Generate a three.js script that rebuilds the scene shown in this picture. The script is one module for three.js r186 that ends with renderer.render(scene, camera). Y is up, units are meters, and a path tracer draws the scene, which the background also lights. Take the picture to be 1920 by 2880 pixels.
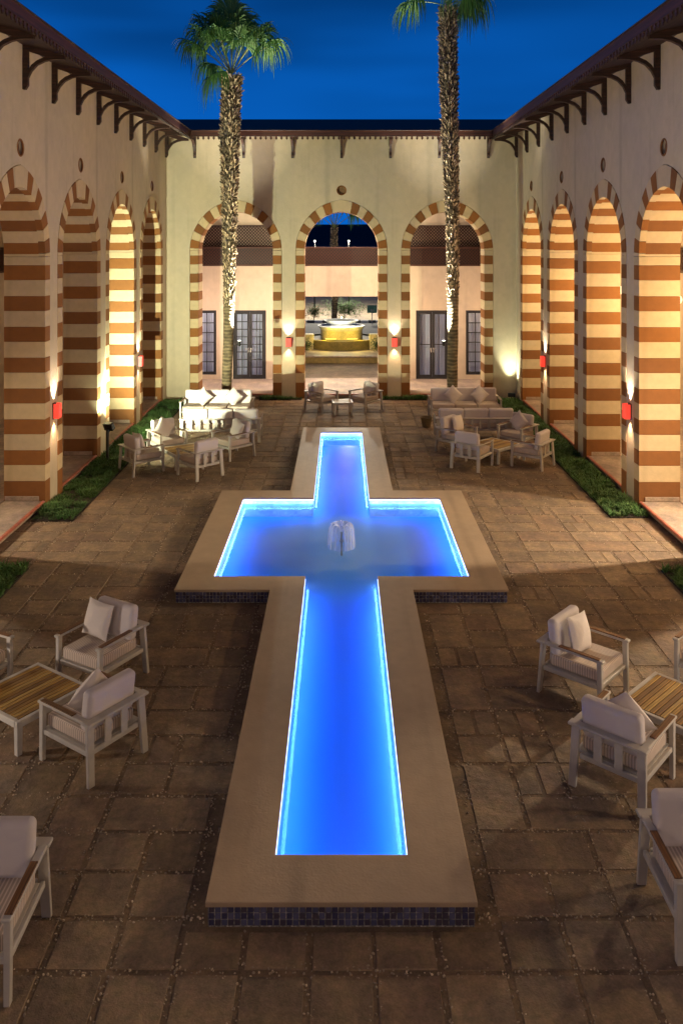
import * as THREE from 'three';
import { mergeGeometries } from 'three/addons/utils/BufferGeometryUtils.js';
import { RoundedBoxGeometry } from 'three/addons/geometries/RoundedBoxGeometry.js';
import { RectAreaLightUniformsLib } from 'three/addons/lights/RectAreaLightUniformsLib.js';

// ------------------------------------------------------------------ camera, sky, sun, exposure
RectAreaLightUniformsLib.init();
const scene = new THREE.Scene();
const camera = new THREE.PerspectiveCamera(62.92, 682 / 1024, 0.1, 6000);
camera.position.set(0, 5.30, 0);
camera.setViewOffset(682, 1024, 0, 270.4, 682, 1024);       // a shift lens: level camera, verticals stay upright
camera.updateProjectionMatrix();
scene.add(camera);

const renderer = new THREE.WebGLRenderer({ antialias: true });
renderer.setSize(682, 1024);
renderer.toneMapping = THREE.LinearToneMapping;
renderer.toneMappingExposure = 1;
renderer.shadowMap.enabled = true;

function mulberry(a) { return () => { a |= 0; a = a + 0x6D2B79F5 | 0; let t = Math.imul(a ^ a >>> 15, 1 | a); t = t + Math.imul(t ^ t >>> 7, 61 | t) ^ t; return ((t ^ t >>> 14) >>> 0) / 4294967296; }; }
const rnd = mulberry(20240);
const rr = (a, b) => a + (b - a) * rnd();
const hash = (x, y, s) => { let h = Math.imul(x, 374761393) + Math.imul(y, 668265263) + Math.imul(s, 2147483647 ^ 0x1234567); h = Math.imul(h ^ (h >>> 13), 1274126177); return ((h ^ (h >>> 16)) >>> 0) / 4294967296; };
const sm = t => t * t * (3 - 2 * t);
function vnoise(x, y, px, py, seed) {                        // tileable value noise
  const xi = Math.floor(x), yi = Math.floor(y), fx = sm(x - xi), fy = sm(y - yi);
  const m = (a, n) => ((a % n) + n) % n, X0 = m(xi, px), X1 = m(xi + 1, px), Y0 = m(yi, py), Y1 = m(yi + 1, py);
  const a = hash(X0, Y0, seed), b = hash(X1, Y0, seed), c = hash(X0, Y1, seed), d = hash(X1, Y1, seed);
  return a + (b - a) * fx + (c - a) * fy + (a - b - c + d) * fx * fy;
}
function fbm(u, v, fx, fy, oct, seed) {
  let s = 0, a = 0.5, t = 0;
  for (let o = 0; o < oct; o++) { s += a * vnoise(u * fx, v * fy, fx, fy, seed + o * 17); t += a; a *= 0.5; fx *= 2; fy *= 2; }
  return s / t;
}

// sky after sunset: one smooth gradient, deepest overhead, a paler side to the left, soft cloud streaks
{
  const W = 1024, H = 512, data = new Float32Array(W * H * 4);
  for (let j = 0; j < H; j++) {
    const el = ((j + 0.5) / H - 0.5) * Math.PI;
    for (let i = 0; i < W; i++) {
      const az = ((i + 0.5) / W - 0.5) * 2 * Math.PI;         // -pi/2 looks down the courtyard
      const up = Math.max(0, el), h = up / (Math.PI / 2);
      let g = 1.2 * Math.exp(-h * 3.6) + 0.07;
      g *= 1 + 0.6 * Math.cos(az + Math.PI / 2 + 1.3);
      const c = fbm(i / W, j / H, 9, 34, 4, 5), c2 = fbm(i / W, j / H, 24, 40, 3, 9);
      g *= 0.55 + 0.65 * sm(Math.max(0, Math.min(1, (c - 0.34) / 0.34))) + 0.3 * (c2 - 0.3);
      if (el < 0) g *= 0.5;
      const o = (j * W + i) * 4;
      data[o] = 0.0015 * g; data[o + 1] = 0.082 * g; data[o + 2] = 0.37 * g; data[o + 3] = 1;
    }
  }
  const sky = new THREE.DataTexture(data, W, H, THREE.RGBAFormat, THREE.FloatType);
  sky.mapping = THREE.EquirectangularReflectionMapping; sky.magFilter = THREE.LinearFilter; sky.minFilter = THREE.LinearFilter; sky.needsUpdate = true;
  scene.background = sky; scene.environment = sky;
}
const sun = new THREE.DirectionalLight(new THREE.Color(1, 0.93, 0.85), 0.03);   // last light of dusk, from the paler side
sun.position.set(-40, 14, -20); sun.castShadow = true; sun.shadow.radius = 20;
Object.assign(sun.shadow.camera, { left: -40, right: 40, top: 40, bottom: -40, far: 200 });
scene.add(sun, sun.target);

// ------------------------------------------------------------------ textures
function dataTex(w, h, fn, srgb = true) {
  const d = new Uint8Array(w * h * 4), o = [0, 0, 0];
  for (let j = 0; j < h; j++) for (let i = 0; i < w; i++) {
    fn(i / w, j / h, o); const k = (j * w + i) * 4;
    for (let q = 0; q < 3; q++) d[k + q] = Math.max(0, Math.min(255, o[q] * 255)); d[k + 3] = 255;
  }
  const t = new THREE.DataTexture(d, w, h); t.wrapS = t.wrapT = THREE.RepeatWrapping; t.magFilter = THREE.LinearFilter; t.minFilter = THREE.LinearMipmapLinearFilter;
  if (srgb) t.colorSpace = THREE.SRGBColorSpace; t.needsUpdate = true; return t;
}
const rep = (t, x, y = x) => { const c = t.clone(); c.repeat.set(x, y); c.needsUpdate = true; return c; };
const grey = (o, v) => { o[0] = o[1] = o[2] = v; };
const T = {
  plaster: dataTex(512, 512, (u, v, o) => { const a = fbm(u, v, 3, 2, 5, 1), b = fbm(u, v, 24, 24, 3, 2), s = Math.max(0, fbm(u, v, 14, 1, 4, 3) - 0.55); const k = 0.9 + 0.13 * (a - 0.5) + 0.06 * (b - 0.5) - 0.22 * s; o[0] = k; o[1] = k * (0.995 - 0.03 * (a - 0.5)); o[2] = k * (0.985 - 0.08 * (a - 0.5)); }),
  plasterBump: dataTex(512, 512, (u, v, o) => grey(o, 0.6 * fbm(u, v, 40, 40, 3, 4) + 0.4 * fbm(u, v, 6, 6, 3, 5)), false),
  stone: dataTex(512, 512, (u, v, o) => { const a = fbm(u, v, 4, 4, 5, 11), b = fbm(u, v, 60, 60, 2, 12), c = fbm(u, v, 18, 18, 3, 13); const k = 0.82 + 0.3 * (a - 0.5) + 0.16 * (b - 0.5) + 0.2 * (c - 0.5); o[0] = k; o[1] = k * (1 - 0.06 * (c - 0.5)); o[2] = k * (1 - 0.15 * (a - 0.5)); }),
  stoneBump: dataTex(512, 512, (u, v, o) => grey(o, 0.5 * fbm(u, v, 10, 10, 5, 14) + 0.35 * Math.abs(fbm(u, v, 7, 5, 4, 15) - 0.5) * 2 + 0.15 * fbm(u, v, 80, 80, 1, 16)), false),
  wood: dataTex(512, 256, (u, v, o) => { const a = fbm(u, v, 2, 40, 4, 21), b = fbm(u, v, 6, 90, 2, 22); const k = 0.62 + 0.7 * (a - 0.5) + 0.25 * (b - 0.5); o[0] = k; o[1] = k * 0.98; o[2] = k * 0.95; }),
  weave: dataTex(128, 128, (u, v, o) => grey(o, 0.5 + 0.25 * Math.sin(u * Math.PI * 64) * Math.sin(v * Math.PI * 64) + 0.3 * (fbm(u, v, 32, 32, 2, 31) - 0.5)), false),
  stripe: dataTex(256, 64, (u, v, o) => { const s = Math.sin(u * Math.PI * 2 * 8), k = s > 0.25 ? 1 : 0.80; const n = 0.05 * (fbm(u, v, 64, 64, 2, 33) - 0.5); o[0] = k + n; o[1] = k * 0.975 + n; o[2] = k * 0.95 + n; }),
  crease: dataTex(512, 512, (u, v, o) => { const r = 1 - Math.abs(fbm(u, v, 5, 5, 3, 35) - 0.5) * 4; grey(o, 0.35 + 0.35 * fbm(u, v, 4, 4, 3, 36) + 0.22 * Math.max(0, r) + 0.05 * Math.sin(u * 1256) * Math.sin(v * 1256)); }, false),
  water: dataTex(512, 512, (u, v, o) => grey(o, 0.6 * fbm(u, v, 6, 9, 4, 41) + 0.4 * fbm(u, v, 20, 26, 2, 42)), false),
  bark: dataTex(256, 256, (u, v, o) => { const a = fbm(u, v, 6, 18, 4, 51); const ring = 0.5 + 0.5 * Math.sin(v * Math.PI * 2 * 12 + 3 * fbm(u, v, 4, 4, 2, 52)); const k = 0.65 + 0.5 * (a - 0.5) + 0.2 * (ring - 0.5); grey(o, k); }),
  soil: dataTex(256, 256, (u, v, o) => { const k = 0.6 + 0.8 * (fbm(u, v, 30, 30, 3, 61) - 0.5); grey(o, k); }),
};
const C = (r, g, b) => new THREE.Color().setRGB(r, g, b);
function mat(col, rough, map, s, bump, bs, bscale, extra = {}) {
  const m = new THREE.MeshStandardMaterial({ color: C(...col), roughness: rough, ...extra });
  if (map) m.map = rep(T[map], s); if (bump) { m.bumpMap = rep(T[bump], bs); m.bumpScale = bscale; }
  return m;
}
const plasterT = rep(T.plaster, 0.29, 0.25), plasterB = rep(T.plasterBump, 0.9);
const stoneT = rep(T.stone, 1.3), stoneB = rep(T.stoneBump, 1.6), blockT = rep(T.plaster, 0.45, 0.4), blockB = rep(T.plasterBump, 1.1), woodT = rep(T.wood, 1.1, 2.6);
const M = {
  plaster: new THREE.MeshStandardMaterial({ color: C(0.66, 0.57, 0.42), roughness: 0.92, map: plasterT, bumpMap: plasterB, bumpScale: 0.006 }),
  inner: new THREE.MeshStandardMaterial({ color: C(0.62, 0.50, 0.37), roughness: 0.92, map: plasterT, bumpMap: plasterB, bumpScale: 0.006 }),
  brownBlock: [0, 1, 2].map(i => new THREE.MeshStandardMaterial({ color: C(0.265 + 0.035 * i, 0.108 + 0.012 * i, 0.03), roughness: 0.88, map: blockT, bumpMap: blockB, bumpScale: 0.004 })),
  creamBlock: [0, 1, 2].map(i => new THREE.MeshStandardMaterial({ color: C(0.68 + 0.03 * i, 0.55 + 0.02 * i, 0.36), roughness: 0.9, map: blockT, bumpMap: blockB, bumpScale: 0.004 })),
  darkWood: mat([0.085, 0.030, 0.018], 0.6, 'wood', 0.8, null),
  fasciaWood: mat([0.16, 0.055, 0.032], 0.55, 'wood', 0.6, null),
  roof: mat([0.035, 0.035, 0.045], 0.6, 'stone', 0.8, null),
  floorStone: mat([0.52, 0.40, 0.31], 0.7, 'stone', 0.7, 'stoneBump', 0.8, 0.004),
  nosing: mat([0.55, 0.16, 0.10], 0.5, 'stone', 1.1, null),
  mortar: mat([0.255, 0.172, 0.106], 0.97, 'stone', 1.5, 'soil', 2.2, 0.004),
  paver: [[0.30, 0.205, 0.125], [0.34, 0.235, 0.145], [0.28, 0.195, 0.12], [0.36, 0.25, 0.155], [0.31, 0.20, 0.125]].map(c => new THREE.MeshStandardMaterial({ color: C(...c), roughness: 0.82, map: stoneT, bumpMap: stoneB, bumpScale: 0.014 })),
  paverField: new THREE.MeshStandardMaterial({ vertexColors: true, roughness: 0.82, map: stoneT, bumpMap: stoneB, bumpScale: 0.014 }),
  pebble: new THREE.MeshStandardMaterial({ color: C(1, 1, 1), roughness: 0.6 }),
  plazaGround: mat([0.34, 0.27, 0.20], 0.9, 'stone', 0.25, 'stoneBump', 0.5, 0.01),
  coping: mat([0.44, 0.325, 0.22], 0.55, 'plaster', 0.4, 'plasterBump', 1.4, 0.003),
  grout: mat([0.66, 0.62, 0.60], 0.9, 'soil', 2, null),
  tile: [[0.07, 0.075, 0.15], [0.045, 0.045, 0.10], [0.10, 0.10, 0.19], [0.06, 0.05, 0.08]].map(c => new THREE.MeshStandardMaterial({ color: C(...c), roughness: 0.18 })),
  basin: mat([0.004, 0.165, 0.56], 0.6),
  basinWall: mat([0.78, 0.80, 0.84], 0.5, 'stone', 0.8, null),
  whiteMetal: mat([0.58, 0.55, 0.52], 0.42, 'plaster', 0.7, null),
  teak: [[0.78, 0.46, 0.10], [0.55, 0.29, 0.055], [0.90, 0.58, 0.15], [0.38, 0.18, 0.035]].map(c => new THREE.MeshStandardMaterial({ color: C(...c), roughness: 0.5, map: woodT })),
  armTeak: new THREE.MeshStandardMaterial({ color: C(0.42, 0.19, 0.06), roughness: 0.45, map: woodT }),
  cushion: mat([0.60, 0.55, 0.55], 0.95, null, 1, 'crease', 1.1, 0.014),
  seat: new THREE.MeshStandardMaterial({ color: C(0.63, 0.55, 0.50), roughness: 0.95, map: rep(T.stripe, 4.2, 4.2), bumpMap: rep(T.crease, 1), bumpScale: 0.012 }),
  pillow: mat([0.64, 0.58, 0.55], 0.95, null, 1, 'crease', 1.6, 0.016),
  soil: mat([0.06, 0.042, 0.028], 1, 'soil', 1.5, 'soil', 2, 0.03),
  trunk: mat([0.33, 0.25, 0.14], 0.9, 'bark', 0.8, 'bark', 0.8, 0.02),
  boot: new THREE.MeshStandardMaterial({ vertexColors: true, roughness: 0.9 }),
  frond: new THREE.MeshPhysicalMaterial({ color: C(0.095, 0.22, 0.045), roughness: 0.65, transmission: 0.3, thickness: 0, side: THREE.DoubleSide }),
  petiole: mat([0.30, 0.34, 0.12], 0.6),
  grass: new THREE.MeshStandardMaterial({ color: C(0.05, 0.12, 0.03), roughness: 0.8, side: THREE.DoubleSide }),
  glass: new THREE.MeshPhysicalMaterial({ color: C(0.9, 0.93, 1), roughness: 0.03, transmission: 1, thickness: 0, ior: 1.5 }),
  frame: mat([0.014, 0.012, 0.013], 0.75),
  curtain: new THREE.MeshPhysicalMaterial({ color: C(0.7, 0.72, 0.78), roughness: 1, transmission: 0.5, thickness: 0 }),
  iron: mat([0.03, 0.03, 0.032], 0.45, null, 1, null, 1, 1, { metalness: 0.6 }),
  wicker: mat([0.28, 0.19, 0.09], 0.8, 'weave', 8, 'weave', 12, 0.006),
};

// ------------------------------------------------------------------ helpers
function boxUV(geo, swap = false) {
  const g = geo.index ? geo.toNonIndexed() : geo; const p = g.attributes.position, uv = new Float32Array(p.count * 2);
  const a = new THREE.Vector3(), b = new THREE.Vector3(), c = new THREE.Vector3();
  for (let i = 0; i < p.count; i += 3) {
    a.fromBufferAttribute(p, i); b.fromBufferAttribute(p, i + 1); c.fromBufferAttribute(p, i + 2);
    const n = b.clone().sub(a).cross(c.clone().sub(a)), x = Math.abs(n.x), y = Math.abs(n.y), z = Math.abs(n.z);
    [a, b, c].forEach((q, k) => {
      let s, t; if (y >= x && y >= z) { s = q.x; t = q.z; } else if (x >= z) { s = q.z; t = q.y; } else { s = q.x; t = q.y; }
      if (swap) [s, t] = [t, s]; uv[(i + k) * 2] = s; uv[(i + k) * 2 + 1] = t;
    });
  }
  g.setAttribute('uv', new THREE.BufferAttribute(uv, 2));
  for (const k of Object.keys(g.attributes)) if (!['position', 'normal', 'uv', 'color'].includes(k)) g.deleteAttribute(k);
  if (!g.attributes.normal) g.computeVertexNormals();
  return g;
}
function triGeo(tris) {                                       // flat-shaded triangles
  const g = new THREE.BufferGeometry(), a = new Float32Array(tris.length * 9);
  tris.forEach((t, i) => t.forEach((p, k) => { a[i * 9 + k * 3] = p[0]; a[i * 9 + k * 3 + 1] = p[1]; a[i * 9 + k * 3 + 2] = p[2]; }));
  g.setAttribute('position', new THREE.BufferAttribute(a, 3)); g.computeVertexNormals(); return g;
}
function chamfer(w, h, d, c = 0.006) {                        // box with bevelled edges, 44 triangles
  const H = [w / 2, h / 2, d / 2]; c = Math.min(c, H[0] * 0.8, H[1] * 0.8, H[2] * 0.8); const tris = [];
  const P = (s, ax) => [0, 1, 2].map(i => s[i] * (i === ax ? H[i] : H[i] - c));
  const out = (...ps) => { for (let i = 1; i + 1 < ps.length; i++) { const A = ps[0], B = ps[i], D = ps[i + 1]; const n = [(B[1] - A[1]) * (D[2] - A[2]) - (B[2] - A[2]) * (D[1] - A[1]), (B[2] - A[2]) * (D[0] - A[0]) - (B[0] - A[0]) * (D[2] - A[2]), (B[0] - A[0]) * (D[1] - A[1]) - (B[1] - A[1]) * (D[0] - A[0])]; const ctr = [0, 1, 2].map(k => A[k] + B[k] + D[k]); tris.push(n[0] * ctr[0] + n[1] * ctr[1] + n[2] * ctr[2] >= 0 ? [A, B, D] : [A, D, B]); } };
  for (let ax = 0; ax < 3; ax++) for (const s of [-1, 1]) {
    const [j, k] = [(ax + 1) % 3, (ax + 2) % 3], q = [];
    for (const [sj, sk] of [[-1, -1], [1, -1], [1, 1], [-1, 1]]) { const v = [0, 0, 0]; v[ax] = s; v[j] = sj; v[k] = sk; q.push(P(v, ax)); }
    out(...q);
    if (s < 0) for (const sj of [-1, 1]) for (const sk of [-1, 1]) { const lo = [0, 0, 0], hi = [0, 0, 0]; lo[ax] = -1; hi[ax] = 1; lo[j] = hi[j] = sj; lo[k] = hi[k] = sk; out(P(lo, j), P(hi, j), P(hi, k), P(lo, k)); }
  }
  for (const x of [-1, 1]) for (const y of [-1, 1]) for (const z of [-1, 1]) out(P([x, y, z], 0), P([x, y, z], 1), P([x, y, z], 2));
  return triGeo(tris);
}
const bx = (w, h, d, x = 0, y = 0, z = 0, c = 0.006) => boxUV(chamfer(w, h, d, c)).translate(x, y, z);
const rb = (w, h, d, r, x = 0, y = 0, z = 0) => boxUV(new RoundedBoxGeometry(w, h, d, 2, r)).translate(x, y, z);
const merge = gs => mergeGeometries(gs.map(g => { const k = g.index ? g.toNonIndexed() : g; return k; }), false);
const ext = (shape, depth, curve = 10) => boxUV(new THREE.ExtrudeGeometry(shape, { depth, bevelEnabled: false, curveSegments: curve }));
function cyl(r0, r1, h, x, y, z, n = 12) { return boxUV(new THREE.CylinderGeometry(r0, r1, h, n)).translate(x, y, z); }
function tube(pts, r, seg = 12, rad = 6) { return boxUV(new THREE.TubeGeometry(new THREE.CatmullRomCurve3(pts.map(p => new THREE.Vector3(...p))), seg, r, rad)); }
function bar(a, b, w, t) {                                     // straight bar from a to b
  const A = new THREE.Vector3(...a), B = new THREE.Vector3(...b), L = A.distanceTo(B), g = chamfer(w, t, L, 0.003);
  const m = new THREE.Matrix4().lookAt(B, A, Math.abs(B.y - A.y) > 0.9 * L ? new THREE.Vector3(0, 0, 1) : new THREE.Vector3(0, 1, 0)).setPosition(A.add(B).multiplyScalar(0.5));
  return boxUV(g).applyMatrix4(m);
}
const used = {};
function numbered(n) { const base = n.replace(/_\d{3}$/, ''); used[base] = (used[base] ?? -1) + 1; return used[base] ? base + '_' + String(used[base]).padStart(3, '0') : base; }
const sh = m => { m.castShadow = m.receiveShadow = true; return m; };
function thing(name, label, category, pos = [0, 0, 0], turn = 0, group) {
  const o = new THREE.Group(); o.name = numbered(name); o.position.set(...pos); o.rotation.y = turn;
  o.userData = { label, category }; if (group) o.userData.group = group; scene.add(o); return o;
}
function struct(name, geo, m) { const o = geo ? sh(new THREE.Mesh(geo, m)) : new THREE.Group(); o.name = numbered(name); o.userData.kind = 'structure'; scene.add(o); return o; }
function part(name, geo, m, parent, data) { const o = sh(new THREE.Mesh(geo, m)); o.name = name; if (data) o.userData = data; parent.add(o); return o; }
function dup(src, pos, turn, label, group) { const o = src.clone(); o.name = numbered(src.name); o.position.set(...pos); o.rotation.set(0, turn, 0); o.userData = { ...src.userData, label }; if (group) o.userData.group = group; scene.add(o); return o; }
const pick = a => a[Math.floor(rnd() * a.length)];
function spot(p, t, col, I, ang, pen = 0.6, r = 2) { const l = new THREE.SpotLight(C(...col), I, 0, ang, pen, 2); l.position.set(...p); l.target.position.set(...t); l.castShadow = true; l.shadow.radius = r; scene.add(l, l.target); return l; }
function point(p, col, I, r = 3) { const l = new THREE.PointLight(C(...col), I, 0, 2); l.position.set(...p); l.castShadow = true; l.shadow.radius = r; scene.add(l); return l; }
const glow = (col, k) => new THREE.MeshStandardMaterial({ color: C(0.1, 0.1, 0.1), emissive: C(...col), emissiveIntensity: k, roughness: 0.6 });

const W = 5.9, DB = 28.3, THK = 0.8;                           // half width of the court, distance of its far wall, wall thickness
const AI = 1.256, AO = 1.555, YS = 5.0;                        // arch: inner and outer half widths, springing height
const SIDE = [8.26, 11.83, 15.4, 18.96, 22.53, 26.1], BACK = [-3.57, 0, 3.57];
const POOL = 14.72;

// ------------------------------------------------------------------ pool outline
function crossPts(a, s, e) { return [[-a, -e], [a, -e], [a, -s], [s, -s], [s, s], [a, s], [a, e], [-a, e], [-a, s], [-s, s], [-s, -s], [-a, -s]]; }
const path = pts => pts.map(p => new THREE.Vector2(p[0], p[1]));
function crossRing(o, i) { const s = new THREE.Shape(path(crossPts(...o))); if (i) s.holes.push(new THREE.Path(path(crossPts(...i)))); return s; }
const flat = (shape, h, y) => boxUV(new THREE.ExtrudeGeometry(shape, { depth: h, bevelEnabled: false })).rotateX(-Math.PI / 2).translate(0, y, -POOL);
const inPool = (x, d, g = 0) => { const q = Math.abs(d - POOL); return (Math.abs(x) < 1.05 + g && q < 8.26 + g) || (Math.abs(x) < 2.45 + g && q < 2.45 + g); };

// ------------------------------------------------------------------ ground
{
  const s = new THREE.Shape(path([[-2500, -400], [2500, -400], [2500, 4000], [-2500, 4000]]));
  s.holes.push(new THREE.Path(path([[-10, 1], [10, 1], [10, 32.6], [-10, 32.6]])));
  struct('ground', boxUV(new THREE.ShapeGeometry(s)).rotateX(-Math.PI / 2).translate(0, -0.02, 0), M.plazaGround);
}
{
  const floor = struct('courtyard_floor');
  const s = new THREE.Shape(path([[-W - 0.85, 1], [W + 0.85, 1], [W + 0.85, DB + 0.85], [-W - 0.85, DB + 0.85]]));
  const h = new THREE.Path(path(crossPts(1.0, 2.4, 8.21).map(p => [p[0], p[1] + POOL]))); s.holes.push(h);
  part('mortar_bed', boxUV(new THREE.ShapeGeometry(s)).rotateX(-Math.PI / 2).translate(0, -0.0065, 0), M.mortar, floor);
  const P = 0.485, S = 0.447, list = [], peb = [], skip = new Set(), extra = [];
  const slab = (w, dd) => { const c = 0.008, t = 0, b = -0.012, x = w / 2, z = dd / 2, xi = x - c, zi = z - c; const top = [[-xi, t, zi], [xi, t, zi], [xi, t, -zi], [-xi, t, -zi]], bot = [[-x, b, z], [x, b, z], [x, b, -z], [-x, b, -z]]; const tr = [[top[0], top[1], top[2]], [top[0], top[2], top[3]]]; for (let i = 0; i < 4; i++) { const j = (i + 1) % 4; tr.push([bot[i], bot[j], top[j]], [bot[i], top[j], top[i]]); } return triGeo(tr); };
  const bed = (x, d) => (Math.abs(x) > 5.02 && (d < 13.55 || d > 15.95)) || d > 27.95;
  for (let r = 0; r < 52; r++) for (let c = -12; c <= 12; c++) {
    const d = 3.4 + r * P, x0 = c * P; let x = x0 + rr(-0.008, 0.008), dd = d + rr(-0.008, 0.008), w = S, l = S;
    if (Math.abs(x) > 5.88 || d > 28.2) continue;
    for (let k = 0; k < 44; k++) {                               // pebbles in the joint bands
      const t = k / 44, alongX = k % 2; const px = alongX ? x0 + rr(-0.24, 0.24) : x0 + P / 2 + rr(-0.05, 0.05), pd = alongX ? d + P / 2 + rr(-0.05, 0.05) : d + rr(-0.24, 0.24);
      if (!inPool(px, pd, 0.02) && !bed(px, pd)) peb.push([px, pd]);
    }
    if (bed(x, d)) continue;
    if (skip.has(r * 100 + c)) continue;
    if (r > 7) {
      const q = rnd();
      if (q < 0.22 && c < 12 && !skip.has(r * 100 + c + 1)) { skip.add(r * 100 + c + 1); x += P / 2; w += P; }
      else if (q < 0.44) { skip.add((r + 1) * 100 + c); dd += P / 2; l += P; }
      else if (q < 0.6) { const f = rr(0.35, 0.65), w1 = (w - 0.03) * f; extra.push([x - w / 2 + w1 / 2, dd, w1, l], [x + w / 2 - (w - 0.03 - w1) / 2, dd, w - 0.03 - w1, l]); }
    }
    const todo = extra.length ? extra.splice(0) : [[x, dd, w, l]];
    for ([x, dd, w, l] of todo) {
    const a = [x - w / 2, x + w / 2, dd - l / 2, dd + l / 2], g = 0.03;
    if (inPool(x, dd)) continue;
    for (const [bx0, bx1, bd0, bd1] of [[-1.05, 1.05, POOL - 8.26, POOL + 8.26], [-2.45, 2.45, POOL - 2.45, POOL + 2.45]]) {
      if (a[1] < bx0 - g || a[0] > bx1 + g || a[3] < bd0 - g || a[2] > bd1 + g) continue;
      const cuts = [[bx0 - g - a[0], 1, bx0 - g], [a[1] - bx1 - g, 0, bx1 + g], [bd0 - g - a[2], 3, bd0 - g], [a[3] - bd1 - g, 2, bd1 + g]].sort((p, q) => q[0] - p[0])[0]; a[cuts[1]] = cuts[2];
    }
    w = a[1] - a[0]; l = a[3] - a[2]; if (w < 0.05 || l < 0.05) continue;
    const cx = (a[0] + a[1]) / 2, cd = (a[2] + a[3]) / 2; if (inPool(cx, cd)) continue;
    list.push({ x: cx, d: cd, w, l, tone: Math.floor(rnd() * 5), y: rr(-0.002, 0.002), tx: rr(-0.005, 0.005), tz: rr(-0.005, 0.005), vis: Math.abs(cx) < cd * 0.43 && cd > 4.9 });
    }
  }
  list.sort((p, q) => (q.vis - p.vis) || (p.d - q.d));
  const unit = slab(S, S), field = [];
  list.forEach((q, i) => {
    const g = boxUV((Math.abs(q.w - S) < 1e-6 && Math.abs(q.l - S) < 1e-6 ? unit : slab(q.w, q.l)).clone()), uv = g.attributes.uv, ou = rnd() * 3, ov = rnd() * 3, turn = rnd() < 0.5;
    for (let k = 0; k < uv.count; k++) { const a = uv.getX(k), b = uv.getY(k); uv.setXY(k, (turn ? b : a) + ou, (turn ? a : b) + ov); }
    if (i < 300) { const m = part('paver', g, M.paver[q.tone], floor); m.position.set(q.x, q.y, -q.d); m.rotation.set(q.tx, 0, q.tz); return; }
    g.applyMatrix4(new THREE.Matrix4().compose(new THREE.Vector3(q.x, q.y, -q.d), new THREE.Quaternion().setFromEuler(new THREE.Euler(q.tx, 0, q.tz)), new THREE.Vector3(1, 1, 1)));
    const col = M.paver[q.tone].color, ca = new Float32Array(g.attributes.position.count * 3); for (let k = 0; k < ca.length; k += 3) { ca[k] = col.r; ca[k + 1] = col.g; ca[k + 2] = col.b; }
    g.setAttribute('color', new THREE.BufferAttribute(ca, 3)); field.push(g);
  });
  part('paver_field', mergeGeometries(field, false), M.paverField, floor, { kind: 'stuff' });
  const im = sh(new THREE.InstancedMesh(new THREE.IcosahedronGeometry(1, 0), M.pebble, peb.length)); im.name = 'joint_pebbles'; im.userData.kind = 'stuff';
  const mm = new THREE.Matrix4(), qq = new THREE.Quaternion(), ee = new THREE.Euler();
  peb.forEach(([x, d], i) => { const s = rr(0.006, 0.013); ee.set(rnd() * 6, rnd() * 6, rnd() * 6); mm.compose(new THREE.Vector3(x, -0.006 + rr(0, 0.003), -d), qq.setFromEuler(ee), new THREE.Vector3(s, s * 0.6, s * rr(0.8, 1.3))); im.setMatrixAt(i, mm); const k = Math.pow(rnd(), 5) * 0.40 + 0.30; im.setColorAt(i, C(k, k * 0.78, k * 0.55)); });
  floor.add(im);
}

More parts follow.
